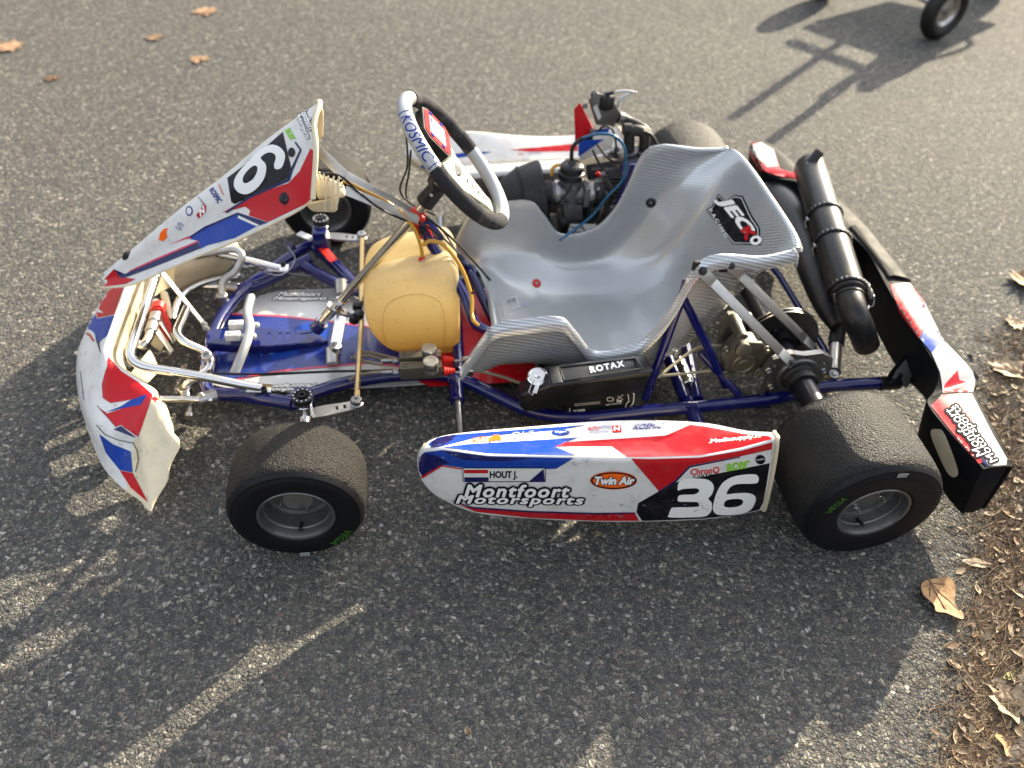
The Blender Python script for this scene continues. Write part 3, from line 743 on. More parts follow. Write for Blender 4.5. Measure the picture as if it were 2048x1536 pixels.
def lerp(a, b_, t): return a+(b_-a)*t
mid1 = [lerp(a, c, .5)+V((-.006,0,.008)) for a, c in zip(fo, crs)]
rows = [ne, fo, mid1, crs, [mir(q) for q in mid1], [mir(q) for q in fo], [mir(q) for q in ne]]
b = MB(); G = net(rows, 5, 7); gridmesh(b, G, 1, th=.004, mf=lambda i, j: 0)
F = Film(b)
edge = [r[-1] for r in G]; sweep(b, edge, .0055, 8, CR_)            # rolled upper rim
sweep(b, G[0], .0022, 6, CR_)
F.poly([(455,356),(500,322),(566,264),(583,336),(576,357),(534,378),(470,408),(463,404)], BK, 2)
F.poly([(497,322),(505,316),(509,325),(500,331)], BK, 3)
F.blob([[(554.8, 338.8), (549.9, 336.2), (549.2, 328.1), (552.5, 316.7), (549.9, 308.6), (541.8, 305.3), (532.0, 307.6), (522.2, 316.7), (532.0, 328.1), (533.0, 342.8), (527.1, 360.7), (512.5, 378.6), (494.6, 388.3), (478.3, 385.1), (469.2, 373.7), (470.1, 359.0), (479.9, 342.8), (494.6, 326.5), (510.8, 310.2), (525.5, 297.2), (541.8, 290.0), (556.4, 292.3), (567.8, 302.1), (571.1, 313.5), (567.8, 328.1), (562.9, 336.2)], [(486.4, 362.3), (488.1, 352.5), (497.8, 339.5), (509.2, 331.4), (515.7, 334.6), (514.7, 344.4), (507.6, 357.4), (496.2, 365.5), (489.7, 366.2)]], LW, 4)
F.poly([(444,426),(500,393),(578,366),(600,342),(621,297),(628,302),(628,392),(612,408),(537,444),(498,431),(501,421),(491,413)], RD, 2)
F.poly([(452,423),(500,392),(576,358),(583,336),(600,300),(590,286),(592,283),(604,300),(586,342),(580,362),(502,396),(454,427)], NV, 3)
F.poly([(378,474),(410,455),(476,428),(519,450),(470,476),(415,491),(401,498),(398,482),(380,478)], BL, 2)
F.poly([(378,474),(410,453),(476,425),(478,428),(412,457),(382,476)], NV, 3); F.poly([(476,425),(537,445),(519,451),(478,431)], NV, 3)
F.poly([(478,431),(519,450),(514,453),(476,436)], W_, 4)
F.poly([(340,489),(378,472),(384,477),(372,478)], PK, 3)
F.poly([(228,538),(244,558),(306,535),(401,497),(397,484),(312,519),(250,548)], NV, 2)
F.poly([(262,540),(312,517),(397,481),(398,484),(312,521),(256,545)], PK, 3)
F.poly([(206,562),(228,538),(240,554),(272,558),(252,568),(206,574)], RD, 2)
F.poly([(401,421),(407,407),(413,411),(412,424),(398,437),(393,430)], RD, 3, 5); F.text('N', (402,433), (410,424), (400,420), LW, 5, .06)
F.text('S', (351,455), (361,462), (358,443), LGY, 4, .03, 0, None, 1, 8, 6); F.poly(circ2(379,422,7,16,10), LN, 3, 6); F.poly(circ2(379,422,5,16,7), W_, 4, 6)
F.poly([(318,480),(321,466),(328,458),(336,456),(333,465),(335,474),(327,482)], LO, 3, 5)
F.text('KOSMIC', (419,381), (437,408), (427,374), LN, 4, .03, .2); F.text('Mediasupply', (436,371), (446,392), (440,368), LR, 4, .01); F.text('AUTOBEDRIJF', (395,396), (407,411), (399,393), LB, 4, .0)
F.text('acer', (571,262), (583,283), (580,256), LG, 5, .02); F.poly(circ2(584,305,7,20,9.5), BK, 5, 6)
F.text('Montfoort', (600,221), (620,263), (611,214), LW, 5, .04, .3, .07, 1.0, LB); F.text('Motorsports', (590,229), (612,280), (600,224), LW, 5, .04, .3, .07, 1.0, LB)
panel = b.build('front_panel', FILM, kart, 50)
for (x, y, yy, n_) in ((571,397,.475,(-.1,-.75,.6)), (254,511,.5905,(-.5,0,.86))):
    loc = F.hit(x, y, 0) or Y(x, y, yy)
    part('panel_bolt', ['dark_steel','black_rubber'], lambda b: (lathe(b, loc, n_, [(.012,-.002),(.012,.002),(.0085,.003)], 24, 1), socket(b, loc+V(n_).normalized()*.002, n_, .008, .004)), panel)
# mount, struts and ties behind the panel
def fn(b):
    hull(b, [Y(632,345,.52), Y(690,372,.52), Y(692,395,.50), Y(634,400,.50), Y(632,350,.66), Y(688,368,.66), Y(690,390,.68), Y(640,395,.68)], .008, 0, 3)
    hull(b, [Y(610,408,.50), Y(680,392,.50), Y(672,425,.50), Y(625,424,.50), Y(610,406,.64), Y(678,392,.64), Y(670,415,.64)], .006, 0, 3)
    for k in range(6): box(b, Y(640+k*9, 352+k*4, .52)+V((0,-.002,0)), (.003,.004,.02), None, .001)
part('panel_mount', ['cream_plastic'], fn, panel)
def fn(b):
    for x in (655,668,678): sweep(b, [Y(x,352,.505),Y(x-2,375,.495),Y(x-5,420,.49)], .0018, 6)
part('cable_tie', ['cream_plastic'], fn, panel)
part('panel_strut', ['alloy'], lambda b: (bar(b, Y(636,300,.66), Y(690,352,.62), .022, .003, (0,-.6,.8)), bar(b, Y(690,352,.62), Y(836,432,.60), .024, .003, (0,-.6,.8))), panel)
part('panel_strut', ['alloy'], lambda b: (bar(b, Y(690,380,.545), Y(838,440,.57), .02, .003, (0,-.7,.7)), bar(b, Y(640,400,.52), Y(690,380,.545), .02, .003, (0,-.7,.7))), panel)
part('panel_strut', ['alloy'], lambda b: (bar(b, Z(318,538,.21), Z(405,645,.085), .013, .003, (.5,0,.9)),), panel)

# ---- bumper bars
def fn(b):
    n_ = [V((-.107,.368,.105)), V((-.215,.372,.150)), V((-.365,.378,.185)), V((-.372,.45,.20))]
    pts = [Z(522,777,.105), Z(400,752,.15), Z(252,728,.19), Z(240,690,.20)]
    pts = pts[:3]+[mir(q) for q in pts[:3]][::-1]
    sweep(b, fillet(pts, .05, 10), .0098, 16)
    for q in (pts[0], pts[-1]): bar(b, q+V((-.03,0,.003)), q+V((.022,0,-.001)), .024, .005, (0,-.2,1)); 
up = part('upper_bumper_bar', ['chrome'], fn)
part('bar_bolt', ['dark_steel'], lambda b: [socket(b, q, (0,-.3 if i == 0 else .3,1), .007, .006) for i, q in enumerate((Z(528,780,.11), mir(Z(528,780,.11))))], up)
def fn(b):
    a0 = Z(277,682,.125); a1 = Z(300,700,.13); a2 = Z(345,590,.13)
    yy = [Z(266,688,.13), Z(290,693,.12), Z(306,665,.12)]
    A = Z(300,668,.12); d = V((.0,1,.0)); 
    pts = [A+V((.0,-.035,0))+V((-.022,.012,0)), A+V((.0,-.045,0)), A]
    full = [V((A.x-.03, A.y-.02, A.z)), V((A.x-.008, A.y-.045, A.z)), V((A.x, A.y-.02, A.z)), mir(V((A.x, A.y-.02, A.z))), mir(V((A.x-.008, A.y-.045, A.z))), mir(V((A.x-.03, A.y-.02, A.z)))]
    sweep(b, fillet(full, .02, 8), .0102, 16)
low = part('fairing_bar', ['chrome'], fn)
A = Z(300,668,.12)
for y_ in (A.y+.02, 1.181-A.y-.02):
    part('pipe_clamp', ['alloy'], lambda b: (cyl(b, (A.x,y_-.014,A.z), (A.x,y_+.014,A.z), .0135), hull(b, [V((A.x+.008,y_-.013,A.z+.008)),V((A.x+.035,y_-.035,A.z-.05)),V((A.x+.035,y_-.01,A.z-.06)),V((A.x+.008,y_+.013,A.z+.006)),V((A.x+.01,y_,A.z-.01))], .002)), low)
def fn(b):
    c0 = Z(314,612,.13)
    cyl(b, (A.x, c0.y-.018, A.z), (A.x, c0.y+.018, A.z), .0165, bev=.003)
    hull(b, [Z(302,612,.14),Z(324,608,.14),Z(344,648,.10),Z(343,672,.08),Z(334,691,.06),Z(326,690,.06),Z(313,655,.09),Z(303,625,.12)], .003)
    for x_, y_, z_ in ((324,628,.118),(335,662,.085)): box(b, Z(x_, y_, z_)+V((0,-.002,.003)), (.006,.005,.012), None, .001, 1)
for s in (0, 1):
    if s == 0: part('fairing_clamp', ['red_plastic','black_plastic'], fn, low)
def fn(b):
    hull(b, [Z(262,745,.10)+V((0,0,0)), Z(300,695,.11), Z(322,740,.06), Z(296,768,.07), Z(262,750,.08)], .004)
    hull(b, [Z(318,580,.12), Z(336,580,.12), Z(348,632,.08), Z(340,645,.08), Z(322,600,.10)], .004)
    hull(b, [Z(305,650,.11), Z(330,690,.08), Z(322,706,.06), Z(300,690,.08)], .004)
part('inner_rib', ['cream_plastic'], fn, nose_o)
for sgn in (0, 1):   # lower bumper stubs clamped into the frame
    m_ = (lambda q: q) if sgn == 0 else mir
    p0, p1, p2 = m_(V((-.335,.372,.075))), m_(Z(398,800,.065)), m_(Z(436,790,.065))
    def fn(b):
        tube(b, [V((-.36,p1.y,.075)) if sgn == 0 else V((-.36,p1.y,.075)), p1+V((-.04,0,.003)), p1+V((.03,0,0))], .0095, .02)
    st = part('lower_bumper_bar', ['chrome'], fn)
    part('bar_sleeve', ['alloy'], lambda b: (cyl(b, p1, p2, .0155), bolt(b, p1+V((.008,0,.015)), (0,0,1), .004), cyl(b, p1+V((-.02,-.03,-.02)), p1+V((-.02,.0,-.012)), .007), cyl(b, p1+V((-.02,-.034,-.021)), p1+V((-.02,-.022,-.018)), .011)), st)
# cross tube under the fairing on the far side
part('lower_cross_bar', ['chrome'], lambda b: tube(b, [Z(345,640,.07), Z(360,592,.08), Z(400,565,.085), Z(480,548,.085)], .010, .05), nose_o)
# ---- frame
def fn(b):
    r = .0152
    A1 = Z(432,789,.065); K = Z(588,808,.10); 
    near_arm = [A1, Z(480,790,.07), Z(520,797,.082), K]
    rail = [Z(575,803,.09), Z(690,765,.062), Z(770,752,.06), Z(900,745,.06), Z(1060,825,.06), Z(1150,838,.06), Z(1300,822,.06), Z(1510,803,.06), Z(1560,795,.075), Z(1640,772,.085), Z(1765,766,.10)]
    front = [Z(412,738,.060), Z(418,690,.062), Z(446,625,.066), Z(490,576,.07), Z(600,500,.085), Z(630,484,.095)]
    for m_ in ((lambda q: q), mir):
        sweep(b, fillet([m_(q) for q in near_arm], .04), r, 16)
        sweep(b, fillet([m_(q) for q in rail], .07, 8), r, 16)
    # the two front diagonals meet in the pedal cross tube
    fd = fillet(front, .09, 10); sweep(b, fd, r, 16)
    f2 = [mir(q) for q in front[:0]]
    sweep(b, fillet([Z(620,485,.09), Z(665,525,.075), Z(722,582,.062), Z(790,620,.06)], .05, 8), r, 16)
    sweep(b, fillet([Z(412,738,.060), Z(410,775,.06), Z(425,795,.062)], .03, 6), r, 16)
    sweep(b, [V((.33,.44,.058)), V((.34,.74,.058))], .0145, 16)                  # cross tube under the seat
    sweep(b, [Z(1370,800,.058), mir(Z(1370,800,.058))], .0145, 16)           # rear cross tube
    # yokes
    for m_ in ((lambda q: q), mir):
        k = m_(V((0,.262,.13))); yy = 1 if m_ is mir else -1
        for zz in (.165, .092): box(b, V((k.x-.004, k.y-yy*.012, zz-.004)), (.036,.052,.008), None, .003)
        box(b, V((k.x-.004, k.y-yy*.040, .126)), (.036,.008,.078), None, .003)
    # side bar sockets
    for (x, y) in ((912,770),(1384,820)):
        q = Z(x, y, .058); d = V((0,-1,0))
        for m_ in ((lambda q: q), mir): cyl(b, m_(q+V((0,.03,0))), m_(q+V((0,-.055,0))), .0165)
        lathe(b, q+V((-.012,-.0,.012)), (0,0,1), [(.007,0),(.007,.006),(.004,.006),(.004,0)], 14)
    # seat stays (tubular A)
    for m_ in ((lambda q: q), mir):
        T = m_(Y(1372,572,.352)); B1 = m_(Z(1290,797,.065)); B2 = m_(Z(1452,772,.075))
        sweep(b, [B1, T], .0098, 12); sweep(b, [T+V((0,0,-.03)), m_(Y(1388,640,.35)), B2], .0098, 12)
        sweep(b, [m_(Y(1400,705,.36)), m_(Z(1478,790,.07))], .009, 12) if m_ is not mir else None
        bar(b, T+V((0,0,-.02)), T+V((0,0,.018)), .022, .006, (0,1,0))
    # axle hangers
    for m_ in ((lambda q: q), mir):
        q = m_(V((WB-.045,.30,.07))); box(b, q, (.035,.010,.09), None, .002)
        q = m_(V((WB+.04,.30,.085))); box(b, q, (.03,.010,.05), None, .002)
    sweep(b, [Z(1670,762,.09), Z(1650,700,.07), mir(Z(1650,700,.07)), mir(Z(1670,762,.09))], .009, 12)
frame = part('chassis_frame', ['frame_blue'], fn)
for (x, y) in ((912,770),(1384,820)):
    q = Z(x, y, .058)
    for m_ in ((lambda q: q), mir): part('side_bar', ['steel'], lambda b: tube(b, [m_(q+V((0,-.03,0))), m_(q+V((0,-.14,0))), m_(q+V((0,-.27,.03)))], .0098, .03))
part('rear_cross_sleeve', ['chrome'], lambda b: cyl(b, Z(1385,790,.062)+V((0,.03,0)), Z(1385,790,.062)+V((0,.115,0)), .0165), frame)
part('torsion_bar', ['frame_blue'], lambda b: sweep(b, [Z(1372,690,.062), Z(1395,800,.062)], .0145, 14), frame)
# pedal plate with steering bearing
def fn(b):
    O = Z(415,680,.095); ex = Z(560,700,.08)-O
    a = [Z(410,655,.10), Z(425,648,.10), Z(520,640,.095), Z(600,650,.09), Z(632,640,.10), Z(652,650,.10), Z(640,662,.09), Z(590,682,.07), Z(540,697,.06), Z(470,702,.06), Z(418,702,.06)]
    P = [V((q.x, q.y)) for q in a]
    X1 = V((1,0,-.12)).normalized(); Y1 = V((0,1,0)); O = V((-.2,.6,.078))
    l2 = [((q-O).dot(X1), (q-O).dot(Y1)) for q in [V((p_.x,p_.y,.078)) for p_ in a]]
    def loc(x, y): q = Z(x, y, .08)-O; return (q.dot(X1), q.dot(Y1))
    holes = []
    for (x, y) in ((537,666),(559,664),(575,662)):
        c = loc(x, y); holes.append(slot2(c[0], c[1], .008, .026))
    c = loc(602,653); holes.append([(c[0]-.012,c[1]-.006),(c[0]+.026,c[1]+.004),(c[0]+.026,c[1]+.010),(c[0]-.012,c[1]+.008)])
    c = loc(452,668); holes.append([(c[0]-.012,c[1]-.022),(c[0]+.012,c[1]-.022),(c[0]+.012,c[1]+.022),(c[0]-.012,c[1]+.022)])
    plate(b, [l2]+holes, O, X1, Y1, .004)
    flange = [V((q[0]*1,q[1],0)) for q in l2]
    path = [O+X1*q[0]+Y1*q[1] for q in l2[5:]]
    for i in range(len(path)-1): bar(b, path[i]+V((0,0,-.010)), path[i+1]+V((0,0,-.010)), .022, .004, (0,-1,0), .001)
    cc = Y(641,648,CY); n_ = V((.634,0,.772)); cyl(b, cc-n_*.022, cc+n_*.006, .017)
pp = part('pedal_plate', ['frame_blue'], fn, frame)
def fn(b):
    for (x, y) in ((473,650),(466,672)):
        q = Z(x, y, .105); box(b, q, (.034,.017,.018), None, .002); cyl(b, q+V((-.008,0,.0075)), q+V((-.008,0,.0093)), .003, mi=1)
        cyl(b, q+V((.02,0,0)), q+V((.052,0,-.004)), .0052); cyl(b, q+V((.040,0,-.003)), q+V((.050,0,-.004)), .0075, seg=6)
part('pedal_block', ['lid_white','black_plastic'], fn, pp)
part('heel_rest', ['silver_leather'], lambda b: tube(b, [Z(502,594,.10), Z(493,625,.10), Z(503,655,.11), Z(488,700,.10), Z(468,748,.065)], .0105, .04, 16))
part('plate_bolt', ['steel'], lambda b: [bolt(b, Z(x, y, .10), (.5,-.4,.8), .005) for x, y in ((408,648),(412,656))], pp)
# ---- pedals
for m_ in ((lambda q: q), mir):
    far_ = m_ is mir
    name = 'pedal'
    if not far_:
        L = [Z(374,615,.185), Z(352,664,.17), Z(366,683,.165), Z(418,706,.135), Z(424,735,.12), Z(390,758,.10), Z(372,768,.09), Z(372,786,.07)]
    else: L = [Z(388,512,.17), Z(470,497,.17), Z(488,510,.165), Z(470,545,.13), Z(443,560,.12), Z(445,600,.08)]
    pd = part(name, ['chrome' if not far_ else 'alloy'], lambda b: (tube(b, L, .0088, .03, 16), cyl(b, L[-1]+V((0,0,-.012)), L[-1]+V((0,0,.018)), .014)))
    if not far_: part('pedal_stop', ['alloy'], lambda b: socket(b, Z(414,712,.148), (0,-.4,.8), .011, .008), pd)
    tag(pd, 'bent chrome foot pedal behind the near side of the fairing' if not far_ else 'dull metal foot pedal on the far side of the kart')
part('fairing_wing', ['grey_plastic'], lambda b: gridmesh(b, net([[Z(385,500,.17),Z(430,485,.18),Z(470,478,.16)],[Z(350,540,.14),Z(420,520,.15),Z(478,505,.13)],[Z(352,582,.08),Z(400,562,.08),Z(450,545,.08)],], 5, 5), 0, th=.003), nose_o)
# ---- floor tray
def fn(b):
    z0 = .040
    def P(x, y): q = Z(x, y, z0); return (q.x, q.y)
    far_e = [P(560,582), P(660,578), (.30,.775), (.52,.775)]
    near_e2 = [(.52,.405), P(1005,752), P(830,770), P(690,778), P(600,786), P(452,776)]
    left = [P(425,770), P(428,700), P(455,640), P(520,592)]
    plate(b, [far_e+near_e2+left], (0,0,z0), (1,0,0), (0,1,0), .003, 0)
    zt = z0+.0025
    def film(px, mi, h=0):
        l = [P(x, y) if x > 2 else (x, y) for x, y in px]; v2, f = cdt([l]); b.add([V((x, y, zt+h)) for x, y in v2], f, mi)
    film([(455,630),(560,634),(700,650),(.20,.60),(.33,.60),(.33,.45),(740,725),(560,742),(455,762),(428,758),(432,700)], 1)
    film([(455,628),(560,632),(700,648),(.20,.61),(.20,.606),(700,651),(560,635),(455,631)], 2, .0004)
    film([(455,762),(560,742),(740,725),(.33,.45),(.33,.447),(740,728),(560,745),(455,765)], 2, .0004)
    film([(590,655),(660,640),(655,690),(585,704)], 3, .0004); film([(540,722),(600,712),(590,690),(545,700)], 3, .0008)
    film([(.30,.77),(.515,.77),(.515,.41),(.26,.41),(.22,.44)], 4, .0008)
    for txt, p0, p1, p3 in (('Montfoort',(556,592),(642,592),(558,583)), ('Motorsports',(545,602),(652,602),(548,593)), ('Motorsports',(632,765),(530,768),(630,774)), ('Montfoort',(622,774),(528,777),(620,781))):
        v2, f, bb = textmesh(txt, 0, .3); kk = 0
        for rad, mi in ((.14,6),(.04,5)):
            for dx, dy in [(0,0)]+[(rad*cos(q*pi/5), rad*sin(q*pi/5)) for q in range(10)]:
                kk += 1; pp_ = []
                for x, y in v2:
                    u = (x+dx-bb[0])/(bb[2]-bb[0]); v_ = (y+dy-bb[1])/(bb[3]-bb[1]); pp_.append(Z(p0[0]+(p1[0]-p0[0])*u+(p3[0]-p0[0])*v_, p0[1]+(p1[1]-p0[1])*u+(p3[1]-p0[1])*v_, zt+.0006+.00002*kk))
                b.add(pp_, f, mi)
part('floor_tray', ['silver_sheet','tray_blue','pink_line','blue_film','red_film','letter_white','letter_black'], fn)
# ---- spindles, steering arms, tie rods
for m_, sg in (((lambda q: q), 1), (mir, -1)):
    far_ = m_ is mir
    k = m_(V((0,.262,.13)))
    def fn(b):
        cyl(b, (0,k.y,.096), (0,k.y,.160), .0165); cyl(b, (0,k.y-sg*.01,.128), (0,k.y-sg*.125,.128), .012)
        cyl(b, (0,k.y,.165), (0,k.y,.176), .019); 
    sp = part('steering_spindle', ['chrome'], fn)
    def fn(b):
        lathe(b, (0,k.y,.171), (0,0,1), [(.021,0),(.022,.004),(.021,.011),(.018,.013),(.0135,.013),(.0135,.010),(.009,.010),(.009,.016),(.004,.016),(.004,.008)], 28)
        for i in range(12):
            a = i*pi/6; cyl(b, (.0175*cos(a),k.y+.0175*sin(a),.1838), (.0175*cos(a),k.y+.0175*sin(a),.1852), .0018, seg=8, mi=1)
    part('camber_disc', ['dark_steel','lid_white'], fn, sp)
    e = Z(714,812,.125) if not far_ else mir(Z(714,812,.125))
    d = (e-V((0.012,k.y,.125))); L = d.length
    o = [(.0,-.014),(.03,-.016),(.07,-.014),(L+.006,-.012),(L+.014,-.004),(L+.012,.008),(L,.013),(.07,.012),(.03,.015),(.0,.014)]
    hs = [slot2(.052+i*.016, 0, .0055, .012) for i in range(3)]
    part('steering_arm', ['alloy'], lambda b: plate(b, [o]+hs, V((.012,k.y,.128)), d, V((0,0,1)).cross(d) , .006), sp)
    part('rod_end', ['steel'], lambda b: (lathe(b, e+V((0,0,.002)), (0,0,1), [(0,0),(.013,0),(.013,.006),(.010,.008),(.0125,.011),(.0125,.017),(.010,.020),(.0035,.020),(.0035,.016),(0,.016)], 20)), sp)
    t = Z(723,640,.12) if not far_ else Z(722,605,.12)
    part('tie_rod', ['brass_rod'], lambda b: (cyl(b, e+V((0,sg*.012,.012)), t, .0062, seg=6, bev=.0003), cyl(b, e+V((0,sg*.005,.012)), e+V((0,sg*.03,.012)), .0045)))
# ---- steering column, pitman arm, wheel
N_ = V((.634,0,.772)); B0 = Y(645,643,CY); 
col = part('steering_column', ['chrome'], lambda b: (cyl(b, B0-N_*.01, B0+N_*.46, .0102, seg=20), cyl(b, B0+N_*.015, B0+N_*.055, .0135), cyl(b, B0+N_*.075, B0+N_*.082, .0135)))
def fn(b):
    for (c, w_) in ((Z(690,600,.13), 0), (Z(695,628,.12), 1)):
        a = B0+N_*(.07 if w_ == 0 else .05)
        d = (V((c.x,c.y,a.z))-a); d = (c-a)
        l = [(-.014,-.012),(.02,-.013),(d.length,-.010),(d.length+.01,0),(d.length,.010),(.02,.013),(-.014,.012),(-.018,0)]
        plate(b, [l, circ2(.022,0,.0045,12), circ2(.038,0,.004,12)], a, d, V((.0,1,.0)) if abs(d.normalized().y) < .8 else V((1,0,0)), .006)
part('pitman_arm', ['alloy'], fn, col)
part('rod_end', ['dark_steel'], lambda b: [lathe(b, Z(x, y, z), (.2,0,1), [(0,-.008),(.012,-.008),(.012,-.002),(.009,0),(.012,.002),(.012,.008),(.004,.010),(.0,.010)], 20) for x, y, z in ((715,612,.13),(718,630,.125),(708,638,.11))], col)
part('column_clamp', ['chrome'], lambda b: (cyl(b, Z(668,708,.075), Z(672,690,.10), .014),bar(b, Z(664,728,.05), Z(684,622,.05), .026, .003)), frame)
part('cross_clamp', ['alloy'], lambda b: [cyl(b, Z(x, y, .075)+V((-.0,-.016,-.01)), Z(x, y, .075)+V((0,.016,.012)), .0155) for x, y in ((665,712),(682,575))], frame)
WC = Y(912,321,CY); wn = V((cos(radians(41)),0,sin(radians(41)))); wb_ = V((-wn.z,0,wn.x)); wa = V((0,1,0))
def wp(a, r=.152): # angle 0 = top, positive towards near side
    return WC + wb_*cos(a)*r*(1.0) - wa*sin(a)*r
def arc(a0, a1, r=.152, n=40): return [wp(radians(a0+(a1-a0)*k/n), r) for k in range(n+1)]
def prof(a): return a
swheel = empty('steering_wheel', WC, kart)
def rimseg(b, a0, a1, r, mi, n=36): sweep(b, arc(a0, a1, .152, n), r, 18, mi)
segs = [('rim_grip','silver_leather',-52,62,.0150),('rim_grip','suede',62,178,.0165),('rim_grip','silver_leather',178,252,.0150),('rim_grip','suede',252,308,.0165)]
# measured: silver upper left, dark lower left, silver lower right, dark upper right
segs = [(-28,62,'silver_leather',.0150),(62,152,'suede',.0165),(152,244,'silver_leather',.0150),(244,332,'suede',.0165)]
grips = []
for a0, a1, mt, r in segs: grips.append(part('rim_grip', [mt], lambda b: rimseg(b, a0+.6, a1-.6, r, 0), swheel))
part('rim_core', ['black_rubber'], lambda b: sweep(b, arc(0, 360, .152, 90), .0135, 14), swheel)
# brand patch on the top of the rim
def fn(b):
    v2, f, bb = textmesh('KOSMIC', .0, .25); H = bb[3]-bb[1]; W = bb[2]-bb[0]
    def onr(u, v_, off):   # u along the rim in degrees, v in degrees round the tube (0 = towards driver)
        a = radians(u); c = wp(a); er = (c-WC).normalized(); p_ = radians(v_)
        return c + (er*sin(p_)+wn*cos(p_))*(.0150+off)
    g0 = [[onr(u, v_, .0006) for u in range(14, 62, 3)] for v_ in range(-8, 135, 11)]
    gridmesh(b, g0, 0); 
    for u in (14, 59): sweep(b, [onr(u, v_, .0009) for v_ in range(-8, 128, 8)], .0008, 6, 1)
    vs = [onr(18+(x-bb[0])/W*38, 110-(1-(y-bb[1])/H)*95 if 0 else 105-(y-bb[1])/H*85, .0014) for x, y in v2]
    b.add(vs, f, 1)
part('rim_patch', ['silver_leather','letter_navy'], fn, grips[0], 30)
def fn(b):
    O = WC - wn*.016
    def loop(pts): return pts
    # x to near side (-y), y to the top of the wheel
    out = [(-.022,.03),(-.05,.018),(-.125,.060),(-.142,.054),(-.142,.030),(-.13,.024),(-.065,-.022),(-.045,-.06),(-.022,-.115),(-.022,-.142),(.022,-.142),(.022,-.115),(.045,-.06),(.065,-.022),(.13,.024),(.142,.030),(.142,.054),(.125,.060),(.05,.018),(.022,.03)]
    hs = [circ2(x, y, .004, 12) for x, y in ((-.02,.0),(.02,.0),(0,-.022),(-.03,-.03),(.03,-.03))]
    for s in (-1,1):
        for k in range(4): hs.append(slot2(s*.0, -.052-k*.018, .028-.003*k, .007))
        for k in range(3):
            x = s*(.072+k*.017); y = .012+k*.012; q = slot2(0, 0, .007, .026-.003*k); a = s*.0
            hs.append([(x+u*cos(.55*s)-v_*sin(.55*s), y+u*sin(.55*s)+v_*cos(.55*s)) for u, v_ in q])
        
    seen = []; hs2 = []
    for h_ in hs:
        c = (round(sum(p_[0] for p_ in h_)/len(h_),4), round(sum(p_[1] for p_ in h_)/len(h_),4))
        if c not in seen: seen.append(c); hs2.append(h_)
    plate(b, [out]+hs2, O, -wa, wb_, .005)
part('wheel_spokes', ['wheel_gold'] if 'wheel_gold' in M else ['alloy'], fn, swheel)
for s in (-1, 1): part('spoke_cover', ['black_rubber'], lambda b: box(b, WC-wn*.012+wb_*.036-wa*(s*.118), (.030,.036,.012), Matrix((-wa, wb_, wn*-1)).transposed(), .004), swheel)
def fn(b):
    R = Matrix((-wa, wb_, (-wa).cross(wb_))).transposed(); D = (-wa).cross(wb_)
    if D.dot(wn) < 0: pass
    O = WC + wb_*.072 + wn*.004
    o = [(-.062,-.028),(-.045,-.040),(.045,-.040),(.062,-.028),(.062,.026),(.046,.042),(-.046,.042),(-.062,.026)]
    plate(b, [o], O, -wa, wb_, .020, 0)
    s = .9; O2 = O+wn*.0108; plate(b, [[(x*s, y*s) for x, y in o]], O2, -wa, wb_, .0015, 1)
    plate(b, [[(-.035,-.020),(.035,-.020),(.035,.024),(-.035,.024)]], O2+wn*.001, -wa, wb_, .0012, 2)
    plate(b, [[(-.030,-.014),(.030,-.014),(.030,.016),(-.030,.016)]], O2+wn*.0018, -wa, wb_, .001, 3)
    for x, y in ((-.047,-.012),(.047,-.012),(-.047,.02),(.047,.02)): cyl(b, O2-wa*x+wb_*y, O2-wa*x+wb_*y+wn*.003, .005, mi=4)
    plate(b, [[(-.030,.018),(-.008,.018),(-.008,.023),(-.030,.023)]], O2+wn*.002, -wa, wb_, .0008, 4)
lap = part('lap_timer', ['black_plastic','red_film','letter_white','screen_green','letter_navy'], fn, swheel)
part('wheel_boss', ['black_plastic','chrome'], lambda b: (cyl(b, Y(848,408,CY), Y(878,372,CY), .021, .019, bev=.003), cyl(b, Y(878,372,CY), WC-wn*.018, .028,.03), socket(b, Y(862,385,CY)+V((0,-.02,.006)), (0,-1,.3), .004, .003, 1)), swheel)
# ---- steering support hoop, clamp
top_ = Y(845,445,CY)
def fn(b):
    sweep(b, fillet([Y(840,442,.59), Y(858,482,.585), Y(930,590,.525), Y(948,650,.47), Z(992,668,.06)], .05, 8), .0120, 14)
    sweep(b, fillet([Y(846,440,.60)] + [mir(q) for q in (Y(930,590,.525), Y(948,650,.47), Z(992,668,.06))], .05, 8), .0120, 14)
part('steering_hoop', ['frame_blue'], fn, frame)
part('column_bracket', ['red_plastic','black_plastic'], lambda b: (cyl(b, Y(828,440,CY), Y(842,424,CY), .019, bev=.003), hull(b, [Y(812,430,.58),Y(858,452,.58),Y(868,478,.58),Y(838,480,.58),Y(815,445,.58),Y(812,428,.605),Y(858,448,.605),Y(866,474,.605)], .004), socket(b, Y(845,462,.575), (0,-1,.3), .008, .006, 1)), col)
